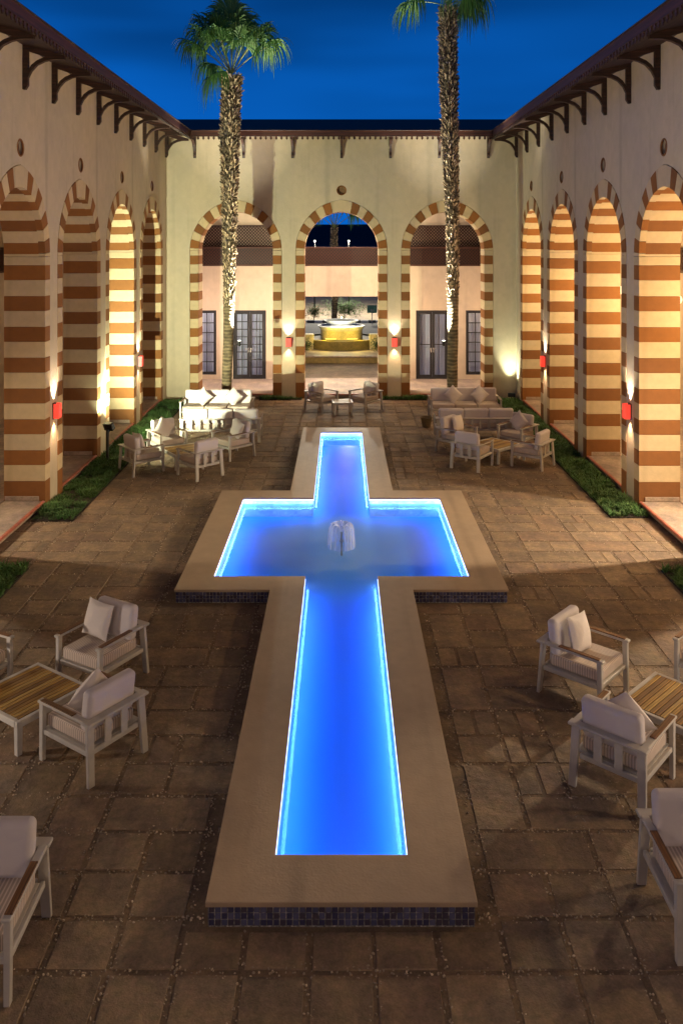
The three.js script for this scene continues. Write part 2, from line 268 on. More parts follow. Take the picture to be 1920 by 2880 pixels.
// ------------------------------------------------------------------ pool
{
  const pool = thing('cross_shaped_pool', 'raised cross-shaped pool with stone coping, dark mosaic sides and blue lit water', 'pool', [0, -0.033, 0]);
  part('basin_floor', flat(crossRing([0.6, 2.0, 7.8]), 0.06, -0.21), M.basin, pool);
  part('basin_wall', flat(crossRing([0.70, 2.10, 7.90], [0.565, 1.965, 7.765]), 0.39, -0.2), M.basinWall, pool);
  part('outer_wall', flat(crossRing([1.03, 2.43, 8.24], [0.9, 2.3, 8.1]), 0.40, -0.21), M.grout, pool);
  const cg = new THREE.ExtrudeGeometry(crossRing([1.042, 2.442, 8.252], [0.558, 1.958, 7.758]), { depth: 0.028, bevelEnabled: true, bevelSize: 0.008, bevelThickness: 0.006, bevelSegments: 2 });
  part('coping', boxUV(cg).rotateX(-Math.PI / 2).translate(0, 0.1965, -POOL), M.coping, pool);
  const tg = [bx(0.0425, 0.0425, 0.012, 0, 0, 0, 0.002)];
  const face = (x0, x1, d) => { const n = Math.round((x1 - x0) / 0.05), p = (x1 - x0) / n; for (let i = 0; i < n; i++) for (let r = 0; r < 3; r++) { const t = part('mosaic_tile', tg[0], pick(M.tile), pool); t.position.set(x0 + (i + 0.5) * p, 0.163 - r * 0.05, -(d - 0.001)); t.rotation.set(rr(-0.02, 0.02), rr(-0.02, 0.02), 0); } };
  face(-1.03, 1.03, POOL - 8.24); face(-2.43, -1.04, POOL - 2.43); face(1.04, 2.43, POOL - 2.43);
  const rest = [];                                               // sides that the photograph hardly shows
  const sideFace = (x, d0, d1) => { const n = Math.round((d1 - d0) / 0.05); for (let i = 0; i < n; i++) for (let r = 0; r < 3; r++) rest.push(boxUV(new THREE.BoxGeometry(0.01, 0.046, 0.046)).translate(x, 0.163 - r * 0.05, -(d0 + (i + 0.5) * 0.05))); };
  for (const s of [-1, 1]) { sideFace(s * 1.031, POOL - 8.22, POOL - 2.44); sideFace(s * 1.031, POOL + 2.44, POOL + 8.22); sideFace(s * 2.431, POOL - 2.4, POOL + 2.4); }
  part('side_mosaic', merge(rest), M.tile[0], pool, { kind: 'stuff' });
  // light strips under the lip of the coping, each with the light it gives
  const pts = crossPts(0.55, 1.95, 7.75), led = glow([0.5, 0.62, 1.0], 5), LEDC = [0.12, 0.35, 1.0];
  for (let i = 0; i < 12; i++) {
    const a = pts[i], b = pts[(i + 1) % 12], L = Math.hypot(b[0] - a[0], b[1] - a[1]) - 0.02, mx = (a[0] + b[0]) / 2, md = (a[1] + b[1]) / 2;
    const alongX = Math.abs(b[0] - a[0]) > 0.01; const nx = -(b[1] - a[1]) / (L + 0.02), nd = (b[0] - a[0]) / (L + 0.02);
    const x = mx + nx * 0.02, d = md + POOL + nd * 0.02;
    part('led_strip', alongX ? bx(L, 0.012, 0.014, mx + nx * -0.004, 0.182, -(md + POOL + nd * -0.004), 0.002) : bx(0.014, 0.012, L, mx + nx * -0.004, 0.182, -(md + POOL + nd * -0.004), 0.002), led, pool);
    const l = new THREE.RectAreaLight(C(...LEDC), 92, alongX ? L : 0.03, alongX ? 0.03 : L);
    l.position.set(x + nx * 0.02, 0.139, -(d + nd * 0.02)); l.rotation.x = -Math.PI / 2; scene.add(l);
  }
  // water: one sheet, clear, churned to a pale turbid patch round the jet
  const N = 256, tr = new Uint8Array(N * N * 4);
  for (let j = 0; j < N; j++) for (let i = 0; i < N; i++) {
    const x = (i / N - 0.5) * 4.4, y = (j / N - 0.5) * 4.4 + 0.15, r = Math.hypot(x * 0.82, y * 0.98), n = fbm(i / N, j / N, 5, 7, 4, 71);
    const k = Math.max(0, Math.min(1, (r - 1.9 * n + 0.35) / 1.3)); const t = 0.83 + 0.16 * sm(k);
    const o = (j * N + i) * 4; tr[o] = tr[o + 1] = tr[o + 2] = t * 255; tr[o + 3] = 255;
  }
  const tt = new THREE.DataTexture(tr, N, N); tt.magFilter = THREE.LinearFilter; tt.wrapS = tt.wrapT = THREE.ClampToEdgeWrapping; tt.needsUpdate = true;
  tt.repeat.set(1 / 4.4, 1 / 4.4); tt.offset.set(0.5, 0.5);
  const wg = new THREE.ShapeGeometry(crossRing([0.564, 1.964, 7.764]));
  const uv = new Float32Array(wg.attributes.position.count * 2); for (let i = 0; i < uv.length / 2; i++) { uv[i * 2] = wg.attributes.position.getX(i); uv[i * 2 + 1] = wg.attributes.position.getY(i); }
  wg.setAttribute('uv', new THREE.BufferAttribute(uv, 2)); wg.rotateX(-Math.PI / 2).translate(0, 0.068, -POOL);
  struct('water', wg, new THREE.MeshPhysicalMaterial({ color: C(0.60, 0.84, 0.97), roughness: 0.16, transmission: 1, thickness: 0, ior: 1.25, specularIntensity: 0.4, transmissionMap: tt, bumpMap: rep(T.water, 0.5), bumpScale: 0.004 }));
  const jet = thing('fountain_jet', 'clear bell-shaped water jet rising at the crossing of the blue pool', 'fountain', [0, -0.033, -14.35]);
  const prof = [[0.012, 0.36], [0.05, 0.43], [0.10, 0.485], [0.145, 0.50], [0.185, 0.48], [0.21, 0.43], [0.222, 0.34], [0.23, 0.22], [0.238, 0.105]].map(p => new THREE.Vector2(...p));
  const bell = new THREE.LatheGeometry(new THREE.SplineCurve(prof).getPoints(28), 48);
  { const p = bell.attributes.position; for (let i = 0; i < p.count; i++) { const x = p.getX(i), z = p.getZ(i), a = Math.atan2(z, x), k = 1 + 0.035 * Math.sin(a * 11) + 0.02 * Math.sin(a * 23 + 1); p.setX(i, x * k); p.setZ(i, z * k); } bell.computeVertexNormals(); }
  part('water_bell', bell, new THREE.MeshPhysicalMaterial({ color: C(0.8, 0.88, 1), roughness: 0.12, transmission: 0.78, thickness: 0, ior: 1.33, side: THREE.DoubleSide }), jet);
  const thr = []; for (let k = 0; k < 10; k++) { const a = k * 0.6283 + 0.1 + 0.2 * Math.sin(k * 3), sc = 0.9 + 0.12 * ((k * 7) % 5) / 5; thr.push(tube(prof.map(q => [q.x * sc * Math.cos(a), 0.1 + (q.y - 0.1) * (0.93 + 0.07 * sc), q.x * sc * Math.sin(a)]), 0.003 + 0.002 * ((k * 5) % 3), 20, 5)); }
  part('water_thread', merge(thr), new THREE.MeshPhysicalMaterial({ color: C(0.85, 0.9, 1), roughness: 0.3, transmission: 0.55, thickness: 0, ior: 1.33 }), jet);
  part('nozzle', merge([cyl(0.014, 0.018, 0.42, 0, 0.16, 0), cyl(0.035, 0.035, 0.02, 0, 0.2, 0)]), M.iron, jet);
}

// ------------------------------------------------------------------ arcaded wings
function arcCentre(a, rise) { return (rise * rise - a * a) / (2 * a); }
const RI = 1.31, RO = 1.72, CI = arcCentre(AI, RI), CO = arcCentre(AO, RO);
function arcPt(a, c, t) { const R = a + c, end = Math.acos(c / R), th = end * t; return [R * Math.cos(th) - c, R * Math.sin(th)]; }   // right half, t 0 at springing, 1 at apex
const vous = (t0, t1, side) => {
  const n = 3, p = [], g0 = 0.0025; t0 += g0; t1 -= g0;
  for (let i = 0; i <= n; i++) { const q = arcPt(AI, CI, t0 + (t1 - t0) * i / n); p.push([side * q[0], q[1]]); }
  for (let i = n; i >= 0; i--) { const q = arcPt(AO - 0.012, CO, t0 + (t1 - t0) * i / n); p.push([side * q[0], q[1]]); }
  return ext(new THREE.Shape(path(side < 0 ? p.reverse() : p)), 0.13).translate(0, 0, -0.12);
};
const VT = [[0.001, 0.033, 0], [0.033, 0.15, 1], [0.15, 0.267, 0], [0.267, 0.383, 1], [0.383, 0.5, 0], [0.5, 0.617, 1], [0.617, 0.733, 0], [0.733, 0.85, 1]];
const voussoirs = VT.flatMap(([a, b, k]) => [1, -1].map(s => [vous(a, b, s), k]));
{
  const p = []; for (let i = 0; i <= 4; i++) { const q = arcPt(AI, CI, 0.8525 + 0.1475 * i / 4); p.push(q); } for (let i = 3; i >= 0; i--) { const q = arcPt(AI, CI, 0.8525 + 0.1475 * i / 4); p.push([-q[0], q[1]]); }
  for (let i = 0; i <= 4; i++) { const q = arcPt(AO - 0.012, CO, 0.8525 + 0.1475 * i / 4); p.push([-q[0], q[1]]); } for (let i = 3; i >= 0; i--) { const q = arcPt(AO - 0.012, CO, 0.8525 + 0.1475 * i / 4); p.push(q); }
  voussoirs.push([ext(new THREE.Shape(path(p)), 0.13).translate(0, 0, -0.12), 0]);
}
const soffit = [];                                             // lining of the arch behind the face ring, in level bands
{
  const R0 = AI + CI, tOf = y => Math.asin(Math.min(1, y / R0)) / Math.acos(CI / R0), ys = [0.002, 0.05, 0.27, 0.50, 0.71, 0.90, 1.07, 1.20, RI];
  for (let k = 0; k + 1 < ys.length; k++) for (const sd of [1, -1]) {
    const t0 = tOf(ys[k] + 0.001), t1 = k === ys.length - 2 ? 1 : tOf(ys[k + 1] - 0.001), a = [], n = 3;
    for (let i = 0; i <= n; i++) { const q = arcPt(AI + 0.002, CI, t0 + (t1 - t0) * i / n); a.push([sd * q[0], q[1]]); }
    for (let i = n; i >= 0; i--) { const q = arcPt(AI + 0.16, CI, t0 + (t1 - t0) * i / n); a.push([sd * q[0], q[1]]); }
    soffit.push([ext(new THREE.Shape(path(sd < 0 ? a.reverse() : a)), THK - 0.112).translate(0, 0, -THK - 0.01), k % 2]);
  }
  // back of the wall above the lining
  const p = []; for (let i = 0; i <= 10; i++) p.push(arcPt(AI + 0.16, CI, i / 10)); for (let i = 9; i >= 0; i--) { const q = arcPt(AI + 0.16, CI, i / 10); p.push([-q[0], q[1]]); }
  for (let i = 0; i <= 10; i++) { const q = arcPt(AO, CO, i / 10); p.push([-q[0], q[1]]); } for (let i = 9; i >= 0; i--) p.push(arcPt(AO, CO, i / 10));
  soffit.push([ext(new THREE.Shape(path(p)), 0.3).translate(0, 0, -THK), 0]);
}
const courses = [[-0.06, 0.53, 1]]; for (let k = 1; k <= 7; k++) { const t = 0.53 + 0.614 * k; courses.push([t - 0.614, t - 0.295, 0], [t - 0.295, t, 1]); } courses.push([4.828, YS, 0]);
const courseGeo = courses.map(([a, b]) => bx(AO - AI - 0.012, b - a - 0.004, THK + 0.02, (AI + AO - 0.012) / 2, (a + b) / 2, -THK / 2, 0.004));
const bracketGeo = (() => {
  const s = new THREE.Shape(path([[0, 8.12], [0.05, 8.12], [0.1, 8.2], [0.1, 8.34], [0.16, 8.46], [0.26, 8.57], [0.4, 8.64], [0.56, 8.675], [0.78, 8.68], [0.78, 8.745], [0, 8.99]]));
  s.holes.push(new THREE.Path(path([[0.1, 8.47], [0.17, 8.58], [0.27, 8.66], [0.42, 8.725], [0.1, 8.83]].reverse())));
  return boxUV(new THREE.ExtrudeGeometry(s, { depth: 0.085, bevelEnabled: false })).rotateY(-Math.PI / 2).translate(0.0425, 0, 0);
})();
const dropGeo = (() => { const s = new THREE.Shape(path([[-0.028, 0], [-0.028, -0.03], [-0.045, -0.05], [-0.03, -0.078], [0, -0.115], [0.03, -0.078], [0.045, -0.05], [0.028, -0.03], [0.028, 0]])); return ext(s, 0.022); })();
const roundelRim = boxUV(new THREE.TorusGeometry(0.15, 0.022, 8, 28)), roundelDisc = boxUV(new THREE.CircleGeometry(0.15, 28)).translate(0, 0, -0.07);
const discMat = mat([0.30, 0.17, 0.075], 0.85, 'stone', 1.2, null);
const eaveSec = [[0.95, 8.74], [0.95, 8.90], [-4.4, 10.08], [-4.4, 9.92], [-0.02, 8.955]];

function latticePanel(w, h, pitch, t, depth) {                  // diagonal slats within a w x h panel, centred
  const gs = [], H = h / 2, Wd = w / 2;
  for (const sgn of [-1, 1]) for (let k = -Wd - h; k < Wd + h; k += pitch) {
    let x0 = k, y0 = -H, x1 = k + sgn * h, y1 = H; const cl = (x, lo) => y0 + (x - k) / (sgn * h) * h * 1;
    const yAt = x => -H + (x - k) / sgn; let xa = Math.min(x0, x1), xb = Math.max(x0, x1); xa = Math.max(xa, -Wd); xb = Math.min(xb, Wd); if (xb - xa < 0.02) continue;
    const A = [xa, yAt(xa)], B = [xb, yAt(xb)], L = Math.hypot(B[0] - A[0], B[1] - A[1]);
    gs.push(boxUV(new THREE.BoxGeometry(L, t, depth)).rotateZ(Math.atan2(B[1] - A[1], B[0] - A[0])).translate((A[0] + B[0]) / 2, (A[1] + B[1]) / 2, sgn * 0.004));
  }
  return merge(gs);
}
const frameGeo = (w, h, t, d) => merge([bx(w, t, d, 0, h / 2 - t / 2, 0), bx(w, t, d, 0, -h / 2 + t / 2, 0), bx(t, h - 2 * t, d, -w / 2 + t / 2, 0, 0), bx(t, h - 2 * t, d, w / 2 - t / 2, 0, 0)]);

function makeWing(label, pos, turn, x0, x1, centres, brackets, e0, e1, opt = {}) {
  const wing = thing('arcaded_wing', label, 'building', pos, turn);
  const o = [[x0, 0]];
  for (const c of centres) {
    o.push([c - AO, 0], [c - AO, YS]);
    for (let i = 1; i <= 12; i++) { const q = arcPt(AO, CO, i / 12); o.push([c - q[0], YS + q[1]]); }
    for (let i = 11; i >= 0; i--) { const q = arcPt(AO, CO, i / 12); o.push([c + q[0], YS + q[1]]); }
    o.push([c + AO, 0]);
  }
  o.push([x1, 0], [x1, 8.98], [x0, 8.98]);
  const s = new THREE.Shape(path(o)), rounds = opt.rounds ?? centres;
  for (const c of rounds) s.holes.push(new THREE.Path().absarc(c, 7.03, 0.15, 0, Math.PI * 2, true));
  part('wall', ext(s, THK, 24).translate(0, 0, -THK), M.plaster, wing);
  for (const c of centres) {
    courses.forEach(([a, b, k], i) => { for (const sd of [1, -1]) { const m = part('stone_block', courseGeo[i], pick(k ? M.brownBlock : M.creamBlock), wing); m.position.set(c, 0, 0); if (sd < 0) { m.rotation.y = Math.PI; m.position.z = -THK; } } });
    for (const [g, k] of voussoirs) { const m = part('voussoir', g, pick(k ? M.brownBlock : M.creamBlock), wing); m.position.set(c, YS, 0); }
    for (const [g, k] of soffit) { const m = part('soffit_band', g, pick(k ? M.brownBlock : M.creamBlock), wing); m.position.set(c, YS, 0); }
    const th = part('threshold_slab', bx(AI * 2 - 0.02, 0.12, THK - 0.05, c, 0.08, -THK / 2 - 0.02), M.floorStone, wing);
    part('step_nosing', bx(AI * 2 - 0.02, 0.05, 0.07, c, 0.128, -0.02, 0.015), M.nosing, th);
    for (const sd of [-1, 1]) part('plinth', bx(0.02, 0.09, THK - 0.12, c + sd * (AI - 0.008), 0.19, -THK / 2 - 0.05, 0.004), M.floorStone, wing);
  }
  for (const c of rounds) { const r = part('roundel', roundelRim, M.brownBlock[0], wing); r.position.set(c, 7.03, -0.008); part('roundel_niche', roundelDisc, discMat, r); }
  // eave
  const eb = (z, end) => end ? e1(z) : e0(z), tri = [], n = eaveSec.length;
  const A = eaveSec.map(([z, y]) => [e0(z), y, z]), B = eaveSec.map(([z, y]) => [e1(z), y, z]);
  for (let i = 0; i < n; i++) { const j = (i + 1) % n; tri.push([A[i], B[i], B[j]], [A[i], B[j], A[j]]); }
  for (let i = 1; i + 1 < n; i++) tri.push([A[0], A[i], A[i + 1]], [B[0], B[i + 1], B[i]]);
  part('roof', boxUV(triGeo(tri)), opt.roofMat ?? M.roof, wing);
  const f0 = e0(0.97) + 0.0, f1 = e1(0.97);
  part('fascia', bx(f1 - f0, 0.19, 0.025, (f0 + f1) / 2, 8.83, 0.965, 0.005), M.fasciaWood, wing);
  part('gutter_edge', bx(f1 - f0, 0.03, 0.06, (f0 + f1) / 2, 8.935, 0.975, 0.008), M.darkWood, wing);
  part('soffit', (() => { const q = [[0.945, 8.735], [0.0, 8.95]]; const a = q.map(([z, y]) => [e0(z), y - 0.004, z]), b = q.map(([z, y]) => [e1(z), y - 0.004, z]); return boxUV(triGeo([[a[0], b[1], b[0]], [a[0], a[1], b[1]]])); })(), M.darkWood, wing);
  const nd = Math.floor((f1 - f0) / 0.169); for (let i = 0; i < nd; i++) { const m = part('trim_drop', dropGeo, M.fasciaWood, wing); m.position.set(f0 + (i + 0.5) * (f1 - f0) / nd, 8.737, 0.952); }
  for (const b of brackets) { const m = part('eave_bracket', bracketGeo, M.darkWood, wing); m.position.set(b, 0, 0.002); }
  return wing;
}
const LB = [], sideBr = []; for (let i = 0; i < 15; i++) sideBr.push(28.05 - 1.565 * i);
const left = makeWing('long left wing of the court with striped brown and cream arches and bracketed eave', [-W, 0, 0], Math.PI / 2, 5, DB - 0.003, SIDE, sideBr, () => 5, z => DB - z - 0.0);
const right = makeWing('long right wing of the court with warm lit striped arches and bracketed eave', [W, 0, 0], -Math.PI / 2, -DB + 0.003, -5, SIDE.map(d => -d + 0.06).reverse(), sideBr.map(d => -d), z => -DB + z, () => -5);
const back = makeWing('far cream wing closing the court with three striped arches and a dark roof', [0, 0, -DB], 0, -W, W, BACK, [-4.95, -3.3, -1.65, 0, 1.65, 3.3, 4.95], z => -W + z, z => W - z, { rounds: [0] });

struct('unseen_front_wall', bx(11.7, 9, 0.4, 0, 4.5, 1.3), M.plaster);  // out of view behind the camera; bounces light and carries the globe lamps
// rooms behind the arcades
for (const [wing, sg] of [[left, 1], [right, -1]]) {
  const xm = sg * 16.6, L = 23.4;
  part('arcade_floor', bx(L, 0.12, 3.2, xm, 0.081, -2.42), M.floorStone, wing);
  part('arcade_wall', bx(L, 7.2, 0.2, xm, 3.6, -4.1), M.inner, wing);
  part('arcade_ceiling', bx(L, 0.12, 3.18, xm, 7.1, -2.41), M.inner, wing);
  part('end_wall', bx(0.2, 7.0, 3.18, sg * 28.2, 3.55, -2.41), M.inner, wing);
  const lat = part('lattice_screen', latticePanel(L - 0.4, 0.6, 0.12, 0.022, 0.014).translate(xm, 4.76, -3.93), M.fasciaWood, wing);
  part('lattice_frame', frameGeo(L - 0.3, 0.74, 0.06, 0.05).translate(xm, 4.76, -3.93), M.fasciaWood, lat);
  part('lattice_shade_sheet', bx(L - 0.4, 0.62, 0.01, xm, 4.76, -3.985), M.iron, lat);  // near-black sheet in place of the shaded space behind the lattice
}
{
  const z = -3.1 - 0.1, rear = -3.1;                             // rear wall of the far wing, its face 31.4 m from the camera
  part('arcade_floor', bx(11.6, 0.12, 2.5, 0, 0.081, -2.07), M.floorStone, back);
  const D = [[-4.07, -2.83, 0.14, 2.72], [2.79, 4.03, 0.14, 2.72]], Wn = [[-5.42, -4.69, 0.3, 2.72], [4.66, 5.39, 0.3, 2.72]];
  const s = new THREE.Shape(path([[-6.6, 0], [-1.5, 0], [-1.5, 3.24], [1.5, 3.24], [1.5, 0], [6.6, 0], [6.6, 4.38], [-6.6, 4.38]]));
  for (const [a, b, c, d] of [...D, ...Wn]) s.holes.push(new THREE.Path(path([[a, c], [a, d], [b, d], [b, c]])));
  part('rear_wall', ext(s, 0.3).translate(0, 0, rear - 0.3), M.inner, back);
  for (const [x0, x1] of [[-6.6, -1.76], [1.76, 6.6]]) {
    const up = part('upper_wall', bx(x1 - x0, 2.75, 0.2, (x0 + x1) / 2, 5.76, rear - 0.35), M.inner, back);
    const l2 = part('upper_lattice', latticePanel(x1 - x0 - 0.1, 0.72, 0.12, 0.035, 0.014).translate((x0 + x1) / 2, 5.5, rear - 0.19), M.darkWood, back);
    part('lattice_frame', frameGeo(x1 - x0 - 0.04, 0.84, 0.06, 0.05).translate((x0 + x1) / 2, 5.5, rear - 0.19), M.darkWood, l2);
  }
  for (const [x0, x1] of [[-6.6, -1.79], [-1.73, 1.73], [1.79, 6.6]]) {
    const l = part('balcony_lattice', latticePanel(x1 - x0 - 0.1, 0.62, 0.12, 0.022, 0.014).translate((x0 + x1) / 2, 4.74, rear - 0.02), M.fasciaWood, back);
    part('lattice_frame', frameGeo(x1 - x0, 0.72, 0.06, 0.05).translate((x0 + x1) / 2, 4.74, rear - 0.02), M.fasciaWood, l);
    part('lattice_shade_sheet', bx(x1 - x0 - 0.1, 0.62, 0.012, (x0 + x1) / 2, 4.74, rear - 0.06), M.iron, l);  // dark sheet standing for the shade inside the balcony
  }
  for (const sg of [-1, 1]) { part('side_wall', bx(0.2, 8.9, 2.2, sg * 6.7, 4.46, -1.95), M.inner, back); part('bay_post', bx(0.16, 3.6, 0.16, sg * 1.76, 6.2, rear - 0.1), M.darkWood, back); }
  part('head_beam', bx(13.2, 0.25, 0.2, 0, 7.26, rear - 0.35), M.darkWood, back);
  for (const sg of [-1, 1]) { part('room_wall', bx(5.0, 4.2, 0.12, sg * 4.1, 2.2, rear - 1.4), M.inner, back); part('passage_wall', bx(0.15, 4.2, 1.1, sg * 1.62, 2.2, rear - 0.86), M.inner, back); }
  for (const [sg, cc, I] of [[-1, [0.75, 0.85, 1], 6], [1, [0.8, 0.85, 1], 1.5]]) { const rl = part('unseen_room_lamp_globe', boxUV(new THREE.SphereGeometry(0.08, 12, 8)).translate(sg * 4.3, 3.6, rear - 0.95), glow(cc, 2), back); point([sg * 4.3, 3.6, -DB + rear - 0.95], cc, I, 4); }  // unseen room lamps, placed to brighten the curtains and panes
  part('unseen_passage_lamp_globe', boxUV(new THREE.SphereGeometry(0.08, 12, 8)).translate(0, 3.7, rear - 0.85), glow([1, 0.8, 0.55], 2), back); point([0, 3.7, -DB + rear - 0.85], [1, 0.8, 0.55], 30, 4);  // unseen lamp behind the lintel, placed to light the passage and forecourt floor
  part('passage_ceiling', bx(13, 0.12, 1.3, 0, 4.22, rear - 0.96), M.inner, back);
  const sash = (name, x0, x1, y0, y1, cols, rows, leaves) => {
    const w = x1 - x0, h = y1 - y0, o = part(name, frameGeo(w - 0.004, h - 0.004, 0.06, 0.09).translate((x0 + x1) / 2, (y0 + y1) / 2, rear - 0.1), M.frame, back);
    const lw = (w - 0.12) / leaves;
    for (let k = 0; k < leaves; k++) {
      const lx = x0 + 0.06 + lw * (k + 0.5);
      part('leaf_frame', frameGeo(lw - 0.008, h - 0.13, name === 'door' ? 0.085 : 0.045, 0.05).translate(lx, (y0 + y1) / 2, rear - 0.1), M.frame, o);
      const iw = lw - (name === 'door' ? 0.18 : 0.1), ih = h - (name === 'door' ? 0.30 : 0.22);
      for (let i = 1; i < cols; i++) part('glazing_bar', bx(0.03, ih, 0.03, lx - iw / 2 + iw * i / cols, (y0 + y1) / 2, rear - 0.1, 0.003), M.frame, o);
      for (let j = 1; j < rows; j++) part('glazing_bar', bx(iw, 0.03, 0.028, lx, (y0 + y1) / 2 - ih / 2 + ih * j / rows, rear - 0.1, 0.003), M.frame, o);
      part('pane', boxUV(new THREE.PlaneGeometry(iw + 0.02, ih + 0.02)).translate(lx, (y0 + y1) / 2, rear - 0.112), M.glass, o);
      if (name === 'door') part('handle', merge([bx(0.03, 0.18, 0.02, 0, 0, 0), bx(0.02, 0.02, 0.06, 0, 0.05, 0.03), bx(0.11, 0.02, 0.02, k ? 0.05 : -0.05, 0.05, 0.06)]).translate(k ? lx - lw / 2 + 0.045 : lx + lw / 2 - 0.045, y0 + 1.08, rear - 0.06), M.whiteMetal, o);
    }
    const pl = [], n = Math.round(w / 0.05); const cu = new THREE.PlaneGeometry(w - 0.05, h - 0.05, n * 2, 1); for (let i = 0; i < cu.attributes.position.count; i++) cu.attributes.position.setZ(i, 0.02 * Math.sin(cu.attributes.position.getX(i) * 60 + Math.sin(cu.attributes.position.getX(i) * 13) * 2)); cu.computeVertexNormals();
    part('curtain', boxUV(cu, true).translate((x0 + x1) / 2, (y0 + y1) / 2, rear - 0.42), M.curtain, o);
  };
  sash('door', ...D[0], 2, 8, 2); sash('door', ...D[1], 1, 2, 2); sash('window', ...Wn[0], 2, 6, 1); sash('window', ...Wn[1], 2, 6, 1);
}

// ------------------------------------------------------------------ planting beds
function bladeTuft() {
  const tr = []; for (let k = 0; k < 7; k++) { const a = k * 2.4 + 0.3, l = 0.07 + 0.06 * ((k * 37) % 10) / 10, dx = Math.cos(a), dz = Math.sin(a), w = 0.007, px = -dz * w, pz = dx * w; const b = [dx * 0.015, 0, dz * 0.015], m = [dx * 0.045, l * 0.7, dz * 0.045], t = [dx * 0.10, l, dz * 0.10]; const L = [b[0] + px, 0, b[2] + pz], R = [b[0] - px, 0, b[2] - pz], ML = [m[0] + px, m[1], m[2] + pz], MR = [m[0] - px, m[1], m[2] - pz]; tr.push([L, R, MR], [L, MR, ML], [ML, MR, t]); } return triGeo(tr);
}
const tuft = bladeTuft();
function bed(x0, x1, d0, d1, dens, label) {
  struct('planting_bed', bx(x1 - x0, 0.05, d1 - d0, (x0 + x1) / 2, -0.005, -(d0 + d1) / 2, 0.01), M.soil);
  const n = Math.round((x1 - x0) * (d1 - d0) * dens), im = sh(new THREE.InstancedMesh(tuft, M.grass, n)), m = new THREE.Matrix4(), q = new THREE.Quaternion();
  for (let i = 0; i < n; i++) {
    const x = rr(x0 + 0.02, x1 - 0.02), d = rr(d0 + 0.02, d1 - 0.02), p = fbm(x * 0.11 + 3, d * 0.11, 16, 16, 3, 81), s = rr(0.5, 1.2) * (0.35 + 1.1 * p) * (p < 0.36 ? 0.5 : 1);
    m.compose(new THREE.Vector3(x, 0.015, -d), q.setFromEuler(new THREE.Euler(rr(-0.25, 0.25), rnd() * 6.3, rr(-0.25, 0.25))), new THREE.Vector3(s * 1.2, s, s * 1.2)); im.setMatrixAt(i, m);
    const k = rr(0.6, 1.5) * (0.6 + 0.8 * p); im.setColorAt(i, C(k * rr(0.8, 1.3), k, k * 0.9));
  }
  im.name = numbered('grass'); im.userData = { kind: 'stuff', label, category: 'grass' }; scene.add(im);
}
bed(-5.88, -5.05, 5.2, 13.55, 420, 'green ground cover in the near bed along the left wall');
bed(-5.88, -5.08, 15.85, 27.95, 420, 'green ground cover in the far bed along the left arches');
bed(5.13, 5.88, 5.2, 13.5, 420, 'green ground cover in the near bed along the right wall');
bed(5.15, 5.88, 16.05, 27.95, 420, 'green ground cover in the far bed along the right arches');
bed(-2.75, -1.32, 27.97, 28.28, 420, 'thin green strip at the pier left of the middle arch');
bed(1.32, 2.85, 27.97, 28.28, 420, 'thin green strip at the pier right of the middle arch');

// ------------------------------------------------------------------ lamps
function sconce(label, x, y, d, turn, I = 12) {
  const t = thing('wall_sconce', label, 'wall lamp', [x, y, -d], turn, 'red wall sconces on the piers');
  part('back_plate', bx(0.16, 0.34, 0.02, 0, 0, 0.012), M.iron, t);
  part('lamp_shade', merge([bx(0.012, 0.30, 0.10, -0.085, 0, 0.075), bx(0.012, 0.30, 0.10, 0.085, 0, 0.075), bx(0.18, 0.30, 0.012, 0, 0, 0.13)]), glow([1.0, 0.05, 0.025], 1.1), t);
  part('lamp_bulb', boxUV(new THREE.SphereGeometry(0.028, 12, 8)).translate(0, 0, 0.075), glow([1, 0.85, 0.7], 3), t);
  const v = new THREE.Vector3(0, 0, 0.085).applyAxisAngle(new THREE.Vector3(0, 1, 0), turn), o = new THREE.Vector3(0, 0, 0.03).applyAxisAngle(new THREE.Vector3(0, 1, 0), turn);
  spot([x + v.x, y + 0.165, -d + v.z], [x + o.x, y + 2.6, -d + o.z], [1, 0.80, 0.62], I, 0.75, 0.9, 1.5);
  spot([x + v.x, y - 0.165, -d + v.z], [x + o.x, y - 2, -d + o.z], [1, 0.62, 0.36], I * 0.45, 0.75, 0.9, 1.5);
}
sconce('glowing red sconce on the near pier of the left arcade', -W + 0.0, 1.83, 17.18, Math.PI / 2);
sconce('glowing red sconce on the far pier of the left arcade', -W + 0.0, 1.83, 24.31, Math.PI / 2);
sconce('glowing red sconce on the near pier of the right arcade', W, 1.83, 17.12, -Math.PI / 2);
sconce('glowing red sconce on the far pier of the right arcade', W, 1.83, 24.25, -Math.PI / 2);
sconce('red sconce on the far wall just left of the middle arch', -1.785, 1.9, DB, 0);
sconce('red sconce on the far wall just right of the middle arch', 1.785, 1.9, DB, 0);

